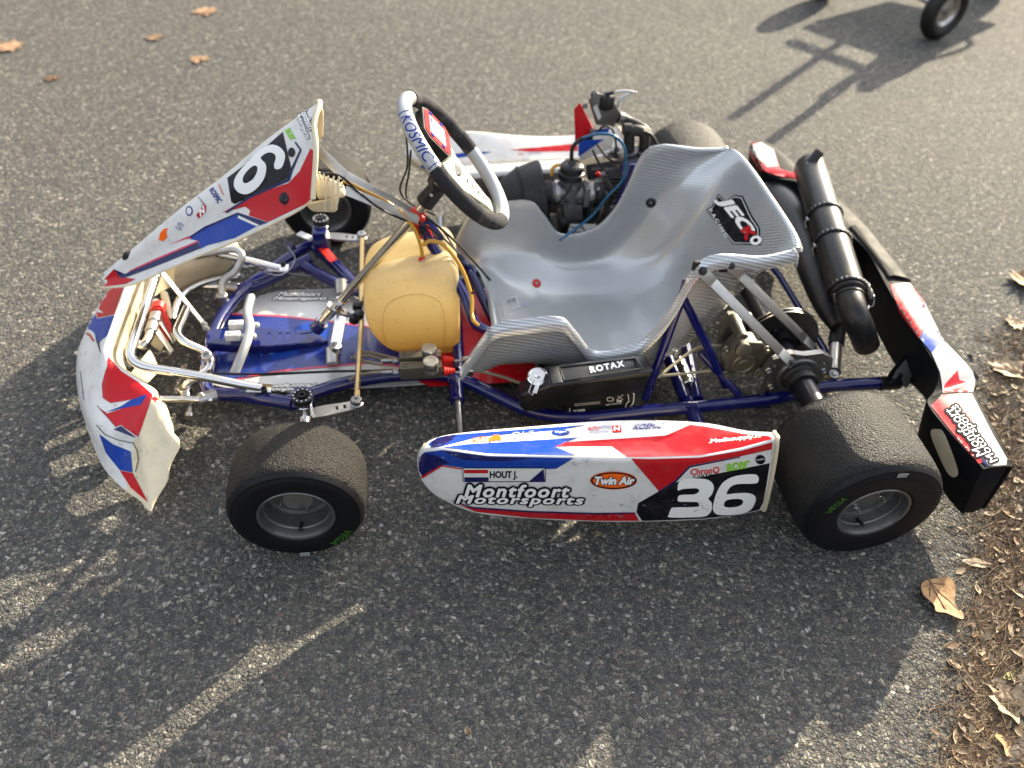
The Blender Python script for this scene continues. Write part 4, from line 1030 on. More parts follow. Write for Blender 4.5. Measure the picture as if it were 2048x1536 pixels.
# ---- fuel tank
def fn(b):
    o = [(745,668),(730,630),(729,590),(742,560),(775,542),(812,533),(845,528),(893,520),(912,535),(919,560),(920,620),(920,690),(905,708),(850,712),(785,700)]
    base = [Y(x, y, .535) for x, y in o]; cz = sum((q for q in base), V((0,0,0)))/len(base)
    cz = V((.245,.535,.13))
    rings = []
    for y_, s, dz in ((.519,.80,0),(.524,.91,0),(.535,.985,0),(.553,1.0,0),(.575,1.0,-.004),(.59,.985,-.016),(.607,1.0,-.004),(.64,1.0,.006),(.665,.985,.004),(.678,.91,0),(.684,.80,0)):
        rings.append([V((cz.x+(q.x-cz.x)*s, y_, max(.045, cz.z+(q.z-cz.z)*s + (dz if q.z > .18 else 0)))) for q in base])
    rows = [list(r) for r in zip(*rings)]
    gridmesh(b, net(rows, 4, 4, closed=True), 0, closed=True, caps=True)
    # embossed panel on the near face
    pz = [(772,690),(762,640),(778,600),(835,585),(882,600),(890,640),(888,695)]
    pts = [Y(x, y, .5175) for x, y in pz]; 
    sweep(b, fillet(pts, .03, 6), .0009, 6)
tank = part('fuel_tank', ['tank_plastic'], fn, None, 50)
part('filler_cap', ['red_plastic'], lambda b: (lathe(b, Y(844,536,.56), (.1,-.35,1), [(.0,-.004),(.0105,-.004),(.0105,.010),(.008,.012),(.008,.022),(.010,.023),(.010,.030),(.0,.030)], 16)), tank)
def fn(b):
    hose(b, [Y(690,362,.56), Y(722,378,.57), Y(770,402,.57), Y(808,430,.565), Y(832,465,.56), Y(843,500,.56), Y(844,522,.56)], .0042)
    hose(b, [Y(846,490,.56), Y(862,482,.56), Y(890,492,.55), Y(922,535,.53), Y(942,590,.50), Y(944,625,.48), Y(950,645,.46), Z(975,662,.08)], .0048)
part('fuel_hose', ['hose_clear'], fn, tank)
part('hose_clip', ['black_plastic'], lambda b: [lathe(b, Y(x, y, yy), (.2,.2,-1), [(.0055,-.003),(.0075,-.003),(.0075,.003),(.0055,.003)], 14) for x, y, yy in ((944,582,.505),(946,625,.48))], tank)
def fn(b):
    hose(b, [Y(634,345,.54), Y(680,352,.55), Y(722,388,.55), Y(762,418,.55), Y(808,440,.56), Y(838,446,.57), Y(880,470,.57), Y(930,520,.56)], .0024, 8)
    hose(b, [Y(812,262,.70), Y(815,330,.69), Y(800,380,.68), Y(826,410,.66), Y(870,430,.62)], .0022, 8)
    hose(b, [Y(822,300,.70), Y(818,345,.69), Y(812,390,.68), Y(832,415,.66), Y(880,455,.62), Y(915,505,.58)], .0022, 8)
    hose(b, [Y(846,430,.585), Y(885,460,.57), Y(925,498,.565), Y(980,560,.6)], .0028, 8)
part('wiring_loom', ['black_rubber'], fn, col)
# ---- brake master cylinders
def fn(b):
    for (x0, y0, x1, y1) in ((800,742,884,742),(799,720,882,718)):
        a = Z(x0, y0, .115); c = Z(x1, y1, .115); c = V((c.x, a.y, c.z)); box(b, (a+c)/2, ((c-a).length,.024,.034), None, .0025)
        socket(b, a+V((.012,0,.017)), (0,0,1), .0065, .002)
mc = part('brake_pump', ['caliper_gold'], fn)
part('fluid_reservoir', ['alloy'], lambda b: [lathe(b, q, (0,0,1), [(.016,0),(.0165,.008),(.0155,.010),(.0155,.012),(.017,.014),(.017,.030),(.0155,.032),(.010,.032),(.010,.0312),(0,.0312)], 28) for q in (Z(862,742,.13), Z(859,716,.13))], mc)
def fn(b):
    for (x, y) in ((887,743),(885,720)):
        q = Z(x, y, .112); P = []
        for k in range(9): P.append((.012-.0007*k if k % 2 else .0095-.0007*k, k*.0032))
        lathe(b, q, (1,0,0), [(0,0)]+P+[(0,.027)], 18)
part('rubber_bellows', ['red_plastic'], fn, mc)
def fn(b):
    for (x, y) in ((798,743),(797,720)):
        q = Z(x, y, .112); cyl(b, q, q+V((-.014,0,0)), .007, seg=6); cyl(b, q+V((-.014,0,0)), q+V((-.04,0,0)), .0055)
    for (x, y) in ((910,745),(908,722)):
        q = Z(x, y, .112); cyl(b, q, q+V((.035,0,0)), .0035); box(b, q+V((.03,0,0)), (.022,.014,.014), None, .002)
part('pump_fitting', ['steel'], fn, mc)
def fn(b):
    hose(b, [Z(765,744,.112), Z(740,746,.112), Z(712,752,.10), Z(700,760,.09)], .004)
    hose(b, [Z(765,728,.112), Z(735,724,.11), Z(712,716,.10), Z(716,706,.09), Z(745,706,.08), Z(800,720,.09)], .004)
    hose(b, [Z(700,716,.09), Z(740,712,.09), Z(790,728,.085)], .004)
    hose(b, [Z(938,738,.112), Z(1000,752,.10), Z(1050,770,.09)], .004)
part('brake_hose', ['hose_olive'], fn, mc)
part('brake_rod', ['dark_steel'], lambda b: (hose(b, [Z(385,746,.10), Z(520,748,.10), Z(700,742,.105), Z(790,745,.11)], .0028, 8), hose(b, [Z(440,760,.08), Z(520,752,.09), Z(700,742,.10), Z(890,735,.11)], .0012, 6), cyl(b, Z(388,745,.10), Z(420,746,.10), .005)), mc)
part('throttle_cable', ['steel'], lambda b: (hose(b, [Z(460,522,.12), Z(500,535,.11), Z(560,550,.11), Z(590,520,.11), Z(575,492,.12)], .0012, 6), hose(b, [Z(465,528,.11), Z(520,540,.10), Z(610,550,.08), Z(690,562,.08)], .0010, 6), bar(b, Z(500,532,.112), Z(528,538,.112), .012, .008)))
part('tag_plate', ['red_plastic','lid_white'], lambda b: (bar(b, Z(640,490,.12), Z(668,522,.11), .022, .003, (0,0,1), .001, 0), bar(b, Z(597,466,.13), Z(625,478,.13), .020, .003, (0,0,1), .001, 1)), frame)
part('fairing_tab', ['frame_blue'], lambda b: (hull(b, [Z(568,485,.12), Z(585,482,.12), Z(598,503,.09), Z(580,510,.09)], .002), hull(b, [Z(520,775,.10), Z(540,770,.10), Z(545,792,.08), Z(525,795,.08)], .002)), frame)
# ================================================================== seat
# rim (x, z) of the near and far side measured in the photo, paired with the centre line of the bucket
rimN = [(928,728),(962,680),(990,650),(1050,640),(1120,636),(1152,664),(1190,702),(1262,692),(1312,655),(1352,600),(1392,532),(1440,509),(1520,511),(1575,500)]
hw = [.215,.222,.225,.225,.225,.225,.225,.225,.225,.225,.225,.225,.222,.212]
cen = [(.425,.118),(.44,.108),(.46,.098),(.50,.084),(.56,.068),(.60,.060),(.665,.053),(.73,.055),(.80,.072),(.87,.118),(.93,.20),(.972,.285),(1.005,.365),(1.028,.425)]
NU = 11
rowsS = []
rp = [Y(x, y, .575-h_) for (x, y), h_ in zip(rimN, hw)]
for j in range(-NU, NU+1):
    u = j/NU; s = 1 if u > 0 else -1; a = abs(u); row = []
    for i, (P, h_, c) in enumerate(zip(rp, hw, cen)):
        ph = (1-a)*pi/2                       # 0 at the rim, 90 deg on the centre line
        up_ = sin(ph)**(.55 if i < 8 else .62); wy = cos(ph)**(.5 if i < 8 else .56)
        x = P.x+(c[0]-P.x)*up_; z = P.z+(c[1]-P.z)*up_
        if 2 < i < 8: z += .012*math.exp(-(a-.50)**2/.02)
        if 8 <= i < 13: x -= .022*math.exp(-(a-.60)**2/.03)*math.sin((i-7)/6*pi)
        row.append(V((x, .575+s*wy*h_, z)))
    if j in (-NU, NU):                        # rolled lip outside the rim
        sg = s; l1 = []; l2 = []
        for q in row:
            l1.append(q+V((0, sg*.010, .002))); l2.append(q+V((0, sg*.018, -.010)))
        if j == -NU: rowsS = [[q+V((0,-.002,-.012)) for q in l2], l2, l1, row]
        else: rowsS += [row, l1, l2, [q+V((0,.002,-.012)) for q in l2]]
    else: rowsS.append(row)
# roll the top edge backwards
for r in rowsS:
    q = r[-1]; r.append(q+V((.012,0,.004))); r.append(q+V((.022,0,-.008)))
    r.insert(0, r[0]+V((-.010,0,-.006)))
b = MB(); G = net(rowsS, 3, 5); gridmesh(b, G, 0, th=.004, uv=(1,1))
S = Film(b)
LM = ['seat_weave','black_film','letter_white','letter_black','red_film','lid_white','letter_grey']
S.poly([(1437,388),(1452,402),(1470,390),(1486,392),(1505,432),(1520,455),(1522,490),(1467,489),(1412,420),(1424,412)], 1, 2)
S.poly([(1438,391),(1451,405),(1470,393),(1484,395),(1502,434),(1517,456),(1519,487),(1468,487),(1415,421),(1426,414)], 5, 3)
S.poly([(1438,393),(1451,407),(1470,395),(1483,397),(1500,435),(1515,457),(1517,486),(1469,485),(1417,422),(1427,415)], 1, 4)
S.text('JEC', (1430,402), (1480,466), (1462,396), 2, 6, .05, .0); S.text('K', (1484,461), (1494,480), (1503,452), 4, 6, .07); S.text('O', (1500,478), (1508,492), (1518,470), 2, 6, .07)
S.text('RACING', (1418,420), (1452,476), (1424,417), 2, 6, .01, 0, None, 1.4)
S.poly([(1012,597),(1032,592),(1040,614),(1020,620)], 5, 3, 6); S.poly([(1014,599),(1030,595),(1037,612),(1021,617)], 0, 4, 6)
S.text('SIZE', (1016,608), (1032,603), (1014,601), 3, 5); S.poly([(1044,605),(1055,602),(1058,610),(1047,613)], 6, 3, 6)
seat = b.build('seat', LM, kart, 60)
for (x, y, m_, r) in ((1302,405,'dark_steel',.013),(1073,567,'red_plastic',.012)):
    d = ray(x, y).normalized(); loc, n_, _, _ = S.t.ray_cast(CAM, d)
    if n_.dot(d) > 0: n_ = -n_
    part('seat_washer', [m_,'steel'], lambda b: (lathe(b, loc, n_, [(r,-.001),(r,.002),(r*.8,.004),(r*.45,.004),(r*.4,.001),(0,.001)], 24), socket(b, loc+n_*.001, n_, .004, .003, 1)), seat)
# flat chrome stays from the seat to the axle bearing
for a, c, d_ in ((Y(1403,542,.335), Z(1585,728,.185), 0), (Y(1460,530,.34), Z(1632,700,.165), 0)):
    st = part('seat_stay', ['alloy'], lambda b: (bar(b, a, a+(c-a)*.12, .024, .0035, (0,-.8,.5)), bar(b, a+(c-a)*.115, a+(c-a)*.86, .022, .0045, (-.2,-.5,.8)), bar(b, a+(c-a)*.855, c, .024, .0035, (-.3,-.3,.9))))
    part('stay_bolt', ['dark_steel'], lambda b: (bolt(b, a+V((0,-.006,.004)), (0,-.8,.5), .006), bolt(b, c+V((-.008,0,.004)), (-.3,-.3,.9), .006)), st)
part('stay_pad', ['black_rubber'], lambda b: (box(b, Y(1398,538,.348), (.03,.012,.04), None, .004), box(b, Y(1452,526,.352), (.03,.012,.04), None, .004)), seat)

# ================================================================== axle, bearing, brake
part('rear_axle', ['dark_steel'], lambda b: cyl(b, (WB,-.04,.139), (WB,1.22,.139), .025, seg=40))
for m_, far_ in (((lambda q: q), 0), (mir, 1)):
    y_ = .295 if not far_ else 1.181-.295
    def fn(b):
        lathe(b, (WB,y_,.139), (0,1,0), [(.0255,-.022),(.034,-.022),(.038,-.018),(.038,.018),(.034,.022),(.0255,.022)], 36, 1)
        lathe(b, (WB,y_,.139), (0,1,0), [(.039,-.013),(.047,-.013),(.049,-.010),(.049,.010),(.047,.013),(.039,.013)], 36)
        lathe(b, (WB,y_-.03,.139), (0,1,0), [(.0255,-.012),(.033,-.012),(.034,.0),(.033,.010),(.0255,.010)], 36, 1)
        o = circ2(0, 0, .052, 32); 
        ou = [(-.072,-.085),(-.040,-.092),(.045,-.088),(.062,-.070),(.066,-.02),(.078,.012),(.070,.044),(.040,.062),(.0,.058),(-.035,.066),(-.070,.050),(-.082,.015),(-.068,-.01),(-.066,-.04)]
        hs = [circ2(0,0,.046,32), slot2(-.055,-.055,.012,.018), circ2(.052,-.052,.006,12), circ2(-.060,.030,.006,12), circ2(.056,.030,.006,12), slot2(.0,-.072,.05,.010), slot2(.0,.053,.018,.005)]
        plate(b, [ou]+hs, (WB,y_,.139), (1,0,0), (0,0,1), .014)
    bc = part('axle_bearing', ['cast_alloy','black_rubber'], fn)
    part('bearing_bolt', ['steel'], lambda b: [bolt(b, (WB+x, y_-(.009 if not far_ else -.009), .139+z), (0,-1 if not far_ else 1,0), .0055, .006) for x, z in ((-.055,-.03),(-.055,-.078),(.05,-.03),(.056,.01),(-.075,.02),(.03,-.078))], bc)
def fn(b):
    yd = .405
    for s in (-1, 1):
        o = circ2(0,0,.0925,64); hs = [circ2(0,0,.048,40)]
        for k in range(16):
            for q in range(3): a = k*pi/8+q*.09; r = .056+q*.012; hs.append(circ2(r*cos(a), r*sin(a), .0019, 6))
        plate(b, [o]+hs, (WB,yd+s*.0055,.139), (1,0,0), (0,0,1), .004)
    for k in range(28):
        a = k*2*pi/28; box(b, V((WB+.071*cos(a), yd, .139+.071*sin(a))), (.036,.008,.0025), Matrix.Rotation(-a, 3, 'Y'), 0)
dk = part('brake_disc', ['disc_iron'], fn)
part('disc_carrier', ['dark_steel'], lambda b: (lathe(b, (WB,.395,.139), (0,1,0), [(.0255,-.02),(.036,-.02),(.036,.0),(.05,.003),(.05,.014),(.036,.016),(.036,.02),(.0255,.02)], 30), [cyl(b, (WB+.05*cos(k*pi/3),.388,.139+.05*sin(k*pi/3)), (WB+.05*cos(k*pi/3),.42,.139+.05*sin(k*pi/3)), .006) for k in range(6)]), dk)
def fn(b):
    c = V((.965,.385,.155))
    hull(b, [c+V(q) for q in ((-.035,-.052,-.05),(.045,-.052,-.045),(.055,-.052,.02),(.03,-.052,.045),(-.02,-.052,.05),(-.045,-.052,.01),(-.035,-.012,-.05),(.045,-.012,-.045),(.055,-.012,.02),(.03,-.012,.045),(-.02,-.012,.05),(-.045,-.012,.01))], .006)
    hull(b, [c+V(q) for q in ((-.02,.020,-.045),(.04,.020,-.04),(.05,.020,.02),(.025,.020,.05),(-.02,.020,.055),(-.03,.020,.01),(-.02,.055,-.045),(.04,.055,-.04),(.05,.055,.02),(.025,.055,.05),(-.02,.055,.055),(-.03,.055,.01))], .006)
    lathe(b, c+V((.0,-.050,-.012)), (0,-1,0), [(.028,0),(.028,.008),(.024,.010),(.022,.008),(.012,.008),(.010,.010),(.0,.010)], 28)
    lathe(b, c+V((-.012,-.050,.03)), (0,-1,.2), [(.018,0),(.018,.012),(.014,.014),(.0,.014)], 24)
    cyl(b, c+V((-.01,-.035,.045)), c+V((-.01,.035,.05)), .014); cyl(b, c+V((.03,-.04,.04)), c+V((.03,.045,.045)), .010)
    box(b, c+V((.055,-.03,-.005)), (.04,.03,.05), None, .004)
    for q in ((.042,-.056,.030),(-.036,-.056,-.04),(.045,-.056,-.038),(-.045,-.04,.02)): bolt(b, c+V(q), (0,-1,0), .006, .008)
cal = part('brake_caliper', ['caliper_gold'], fn)
def fn(b):
    hose(b, [Z(1462,694,.14), Z(1420,692,.13), Z(1385,702,.10), Z(1340,735,.09), Z(1315,755,.09)], .0038)
    hose(b, [Z(1468,735,.12), Z(1430,740,.10), Z(1380,746,.085), Z(1320,752,.085)], .0034)
part('brake_hose', ['hose_beige'], fn, cal)
part('hose_union', ['steel'], lambda b: (cyl(b, Z(1440,692,.135), Z(1468,694,.142), .0055), cyl(b, Z(1440,738,.105), Z(1475,736,.12), .0055), cyl(b, Z(1458,694,.14), Z(1468,694,.142), .009, seg=6)), cal)
part('bearing_block', ['brass_rod'], lambda b: hull(b, [Z(1640,745,.10),Z(1672,755,.09),Z(1640,785,.06),Z(1700,768,.08),Z(1648,725,.12),Z(1668,740,.10)], .004))
part('exhaust_mount', ['alloy','black_rubber'], lambda b: (sweep(b, [Z(1668,745,.10), Z(1672,690,.10)], .016, 16, 0), sweep(b, [Z(1672,690,.10), Z(1678,645,.12)], .019, 16, 1), bolt(b, Z(1668,748,.108), (0,-.3,1), .008)))

# ================================================================== battery box
def fn(b):
    z1 = .205
    P = [Z(1092,732,z1), Z(1290,708,z1), Z(1308,742,z1-.012), Z(1300,752,z1-.022), Z(1104,778,z1-.012), Z(1100,772,z1)]
    L = [Z(1066,752,z1-.03), Z(1040,792,.165), Z(1040,815,.13), Z(1050,822,.12), Z(1040,800,.13)+V((0,.05,0))]
    Bt = [Z(1062,824,.12), Z(1128,809,.12), Z(1282,784,.125), Z(1250,790,.125)+V((0,.07,0)), Z(1060,818,.12)+V((0,.07,0)), Z(1300,752,.18)+V((0,.05,-.05))]
    hull(b, P+L+Bt, .004, 0, 3)
    t = [Z(1118,732,z1+.001), Z(1272,712,z1+.001), Z(1290,738,z1+.001), Z(1126,766,z1+.001)]
batt = part('electrics_box', ['black_plastic','letter_white'], fn, None, 30)
bt = Film(MB(), None) if False else None
bb = MB(); bb.v = [v_.co+batt.location-batt.location for v_ in batt.data.vertices]; bb.f = [tuple(p_.vertices) for p_ in batt.data.polygons]
FB = Film(MB(), bb)
FB.text('ROTAX', (1182,746), (1248,733), (1179,735), 0, 4, .05, 0, None, 1.25)
FB.b.build('raised_lettering', ['letter_white'], batt)
def fn(b):
    a, c, d, e = Z(1118,734,.2062), Z(1270,716,.2062), Z(1286,737,.2062), Z(1128,761,.2062)
    P4 = [a, c, d, e]
    for i in range(4): bar(b, P4[i], P4[(i+1) % 4], .0035, .003, (0,0,1), .0008)
    hull(b, [Z(1097,735,.206), Z(1116,732,.206), Z(1126,764,.206), Z(1104,768,.206), Z(1097,735,.209), Z(1116,732,.209), Z(1126,764,.209), Z(1104,768,.209)], .001)
part('lid_moulding', ['black_plastic'], fn, batt)
q = Z(1077,752,.195)
part('ignition_switch', ['chrome'], lambda b: (lathe(b, q+V((0,0,-.014)), (-.15,-.25,1), [(0,0),(.021,0),(.023,.004),(.021,.008),(.022,.011),(.022,.019),(.019,.021),(.017,.019),(.006,.019),(.005,.021),(.002,.019),(0,.019)], 32),
     sweep(b, [q+V((-.012,-.014,.004)), q+V((-.026,-.040,-.006)), q+V((-.020,-.048,-.008)), q+V((.001,-.022,.002))], .0013, 6), bar(b, q+V((-.004,-.022,.002)), q+V((-.014,-.044,-.006)), .009, .0015)), batt)
def fn(b):
    a, c, d, e = Z(1128,838,.055), Z(1266,822,.055), Z(1272,778,.115), Z(1130,795,.115)
    hull(b, [a, c, d, e, a+V((0,.07,0)), c+V((0,.07,0)), d+V((0,.06,0)), e+V((0,.06,0))], .003, 0)
bat = part('battery', ['black_plastic'], fn, batt, 30)
bb = MB(); bb.v = [v_.co.copy() for v_ in bat.data.vertices]; bb.f = [tuple(p_.vertices) for p_ in bat.data.polygons]
FB = Film(MB(), bb); TH = [(1139,816,1139,828),(1139,828,1170,826),(1231,818,1250,815),(1250,815,1253,806),(1253,806,1258,802),(1258,802,1255,786),(1262,784,1268,787),(1268,787,1266,806),(1266,806,1256,816)]
for x0, y0, x1, y1 in TH:
    dx, dy = x1-x0, y1-y0; L = math.hypot(dx, dy); nx, ny = -dy/L*.55, dx/L*.55; FB.poly([(x0+nx,y0+ny),(x1+nx,y1+ny),(x1-nx,y1-ny),(x0-nx,y0-ny)], 0, 3, 20)
FB.text('YUASA', (1146,824), (1170,821), (1146,820), 0, 3, .03); FB.text('Pb', (1234,804), (1243,803), (1234,800), 0, 3, .03); FB.text('AGM (VRLA-GEL)', (1211,811), (1244,807), (1211,808), 0, 3)
for x0, y0, x1, y1 in ((1233,790,1246,799),(1246,789,1233,799),(1235,789,1244,789),(1166,799,1202,795),(1148,808,1200,803),(1148,811,1200,806)):
    dx, dy = x1-x0, y1-y0; L = math.hypot(dx, dy); nx, ny = -dy/L*.3, dx/L*.3; FB.poly([(x0+nx,y0+ny),(x1+nx,y1+ny),(x1-nx,y1-ny),(x0-nx,y0-ny)], 0, 3, 20)
FB.poly([circ2(1220,798,7,16,4.5), circ2(1220,798,5.8,16,3.6)], 0, 3, 20)
FB.b.build('battery_print', ['letter_white'], bat)
part('battery_tray', ['black_plastic'], lambda b: (bar(b, Z(1172,838,.045), Z(1240,832,.045), .03, .006), bar(b, Z(1144,846,.04), Z(1172,842,.04), .02, .004), bar(b, Z(1225,839,.04), Z(1252,834,.04), .02, .004)), batt)
part('fuse_holder', ['red_plastic'], lambda b: box(b, Z(1220-.0,827,.05)+V((-.16,-.0,0)), (.012,.008,.014)), batt)

# ================================================================== rear bumper
def fn(b):
    IT = [(1968,940,.205),(1925,895,.205),(1858,815,.205),(1868,788,.20),(1877,745,.215),(1838,676,.235),(1788,598,.245),(1738,505,.25),(1702,452,.255)]
    OT = [(2022,935,.20),(1992,870,.205),(1947,788,.205),(1955,762,.195),(1946,742,.205),(1900,688,.22),(1845,600,.235),(1790,525,.24),(1731,452,.245)]
    IL = [(1928,1027,.07),(1893,985,.07),(1838,890,.08),(1850,860,.09),(1856,800,.09),(1800,738,.10),(1746,640,.10),(1722,560,.11),(1690,500,.11)]
    rows = [[],[],[],[],[],[],[]]
    for (a, c, d) in zip(IT, OT, IL):
        A, C, D = Z(*a), Z(*c), Z(*d); 
        OL = V((C.x+.006, C.y-.002, D.z))
        rows[0].append(D); rows[1].append(D+(A-D)*.9); rows[2].append(A+(C-A)*.08); rows[3].append((A+C)/2+V((0,0,.003))); rows[4].append(C+(A-C)*.08); rows[5].append(C+(OL-C)*.12); rows[6].append(OL)
    full = [r+[mir(q) for q in r[::-1]] for r in rows]
    # short end cap so the end reads as a hollow moulding
    G = net(full, 4, 5)
    gridmesh(b, G, 0, th=.004)
    for m_ in ((lambda q: q), mir):
        a_, c_, d_, e_ = rows[0][0], rows[1][0]+(rows[2][0]-rows[1][0])*.6, rows[4][0], rows[6][0]
        n4 = [a_, c_, rows[3][0], d_, e_, e_*.6+a_*.4+V((0,0,-.008))]
        hull(b, [m_(q+V((0,.002,-.001))) for q in n4]+[m_(q+V((0,.008,-.001))) for q in n4], .001)
    F = Film(b)
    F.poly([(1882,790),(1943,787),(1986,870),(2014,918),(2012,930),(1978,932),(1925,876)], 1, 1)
    F.poly([(1862,812),(1885,790),(1925,788),(1938,810),(1955,880),(1965,925),(1958,928),(1900,860)], 2, 2)
    F.poly([(1930,790),(1940,800),(1958,870),(1976,936),(1965,926),(1955,885),(1935,812)], 4, 3)
    F.poly(fillet2([(1862,868),(1876,858),(1890,868),(1912,925),(1917,948),(1906,954),(1890,936)]), 5, 2)
    F.text('Montfoort', (1972,908), (1903,814), (1955,918), 6, 5, .0, .2, .16, 1.0, 7)
    F.text('Motorsports', (1999,918), (1916,805), (1982,930), 6, 5, .0, .2, .16, 1.0, 7)
    F.poly([(1779,569),(1819,567),(1846,600),(1852,646),(1838,676),(1800,625)], 2, 2)
    F.poly([(1846,602),(1884,680),(1863,706),(1840,677),(1852,646)], 3, 2)
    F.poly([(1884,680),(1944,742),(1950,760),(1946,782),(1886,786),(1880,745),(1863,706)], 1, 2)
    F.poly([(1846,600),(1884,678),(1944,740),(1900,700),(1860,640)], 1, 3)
    F.poly([(1884,785),(1890,768),(1915,740),(1918,760),(1948,768),(1944,784)], 2, 3)
    F.poly([(1490,290),(1520,284),(1547,300),(1560,338),(1600,350),(1605,360),(1560,352),(1520,340),(1500,310)], 2, 2)
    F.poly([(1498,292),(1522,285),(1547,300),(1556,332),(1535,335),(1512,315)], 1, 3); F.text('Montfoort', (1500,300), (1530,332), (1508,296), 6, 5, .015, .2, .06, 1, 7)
rb_ = part('rear_bumper', ['bumper_black','dimmed_bumper_film','red_film','blue_film','navy_film','cream_plastic','letter_white','letter_black'], fn, None, 45)
def fn(b):
    hull(b, [Z(1775,770,.11), Z(1800,762,.11), Z(1842,705,.15), Z(1850,712,.15), Z(1838,765,.10), Z(1800,775,.08)], .002)
    hull(b, [Z(1762,772,.11), Z(1782,740,.14), Z(1822,690,.16), Z(1828,694,.16), Z(1790,770,.09)], .002)
part('bumper_bracket', ['dark_steel'], fn, rb_)
part('bracket_plate', ['alloy'], lambda b: plate(b, [[(-.02,-.02),(.022,-.024),(.030,.03),(.012,.05),(-.012,.012)], circ2(0,0,.007,16)], Z(1800,752,.12), (1,-.2,-.1), (.2,.6,.75), .003), rb_)
part('bumper_tube_end', ['dark_steel'], lambda b: cyl(b, Z(1762,767,.10)-V((.006,0,0)), Z(1792,765,.10)+V((.006,0,0)), .0165), rb_)
part('bumper_bolt', ['dark_steel'], lambda b: [bolt(b, Z(x, y, z), (-.8,-.4,.3), .008, .006) for x, y, z in ((1852,752,.13),(1832,720,.15))], rb_)

# ================================================================== exhaust
def zc(x, y, z): return Z(x, y, z)
e0, e1 = Z(1618,330,.285), Z(1697,592,.245)
ax_ = (e1-e0).normalized(); Lx = (e1-e0).length
sil = part('silencer', ['exhaust_black'], lambda b: (lathe(b, e0, ax_, [(0,0),(.034,.0),(.039,.004),(.041,.012),(.041,Lx-.012),(.040,Lx-.004),(.034,Lx),(0,Lx)], 44),), None, 35)
def fn(b):
    for t in (.44, .64, .97):
        c = e0+ax_*Lx*t; lathe(b, c, ax_, [(.0412,-.006),(.0440,-.006),(.0455,-.002),(.0455,.002),(.0440,.006),(.0412,.006)], 44)
        for k in range(26):
            a = k*2*pi/26; x, y, n_ = axes(ax_); cyl(b, c+(x*cos(a)+y*sin(a))*.0448-ax_*.004, c+(x*cos(a)+y*sin(a))*.0448+ax_*.004, .0016, seg=6)
part('silencer_clamp', ['dark_steel'], fn, sil)
def fn(b):
    x, y, n_ = axes(ax_)
    for t in (.44,.64): 
        for s in (-1,1):
            c = e0+ax_*Lx*t+V((s*.046,0,-.004)); sweep(b, [c, c+V((s*.004,-.004,-.01)), c+V((0,-.012,-.02))], .002, 6); cyl(b, c+V((0,.004,0)), c+V((0,-.01,0)), .004)
part('clamp_screw', ['steel'], fn, sil)
part('exhaust_outlet', ['exhaust_black','steel'], lambda b: (cyl(b, Z(1616,332,.305), Z(1639,304,.335), .0135,.0135), lathe(b, Z(1639,304,.3352), Z(1639,304,.335)-Z(1616,332,.305), [(.0125,0),(.0085,.0005),(.0085,-.002),(0,-.002)], 20), cyl(b, Z(1610,322,.30), Z(1614,327,.315), .004, mi=1)), sil)
eb = [e1-ax_*.02, Z(1706,622,.235), Z(1720,655,.205), Z(1733,690,.150)]
def fn(b):
    pts = spline(eb, 8); n = len(pts); sweep(b, pts, [.0325-.0035*(i/(n-1)) for i in range(n)], 28, 0)
    c = pts[3]; lathe(b, c, (pts[4]-c), [(.032,-.004),(.0345,-.003),(.0345,.003),(.032,.004)], 32)
bend = part('exhaust_bend', ['exhaust_black'], fn, None, 60)
def spring(b, a, c, r=.0058, turns=9, w_=.0011):
    a, c = V(a), V(c); x, y, n_ = axes(c-a); L = (c-a).length; P = []
    for k in range(turns*10+1):
        t = k/(turns*10); P.append(a+n_*L*(.18+.64*t)+(x*cos(2*pi*turns*t)+y*sin(2*pi*turns*t))*r)
    sweep(b, [a, a+n_*L*.12+x*r*.6]+P+[a+n_*L*.88+x*r*.6, c], w_, 6)
part('exhaust_spring', ['steel'], lambda b: (spring(b, Z(1666,578,.255), Z(1680,628,.215)), ), bend)
part('exhaust_spring', ['steel'], lambda b: (spring(b, Z(1730,560,.255), Z(1748,604,.225)), ), bend)
part('spring_hook', ['steel'], lambda b: (sweep(b, [Z(1748,604,.225), Z(1746,612,.22), Z(1735,616,.215)], .0016, 6), sweep(b, [Z(1680,628,.215), Z(1690,624,.215), Z(1700,622,.22)], .0016, 6), sweep(b, [Z(1725,628,.222), Z(1735,622,.235), Z(1738,612,.235)], .002, 6)), bend)
def fn(b):   # expansion chamber: wide flattened cone running below the silencer
    C = [(Z(1530,350,.16),.03),(Z(1575,405,.16),.052),(Z(1612,460,.155),.062),(Z(1640,530,.15),.064),(Z(1665,600,.14),.052),(Z(1682,650,.13),.03)]
    rows = []
    for k in range(16):
        a = 2*pi*k/16; rows.append([c+V((cos(a)*r*1.05, cos(a)*r*.35, sin(a)*r*.72)) for c, r in C])
    gridmesh(b, net(rows, 3, 6, closed=True), 0, closed=True, caps=True)
part('expansion_chamber', ['exhaust_black'], fn, None, 60)

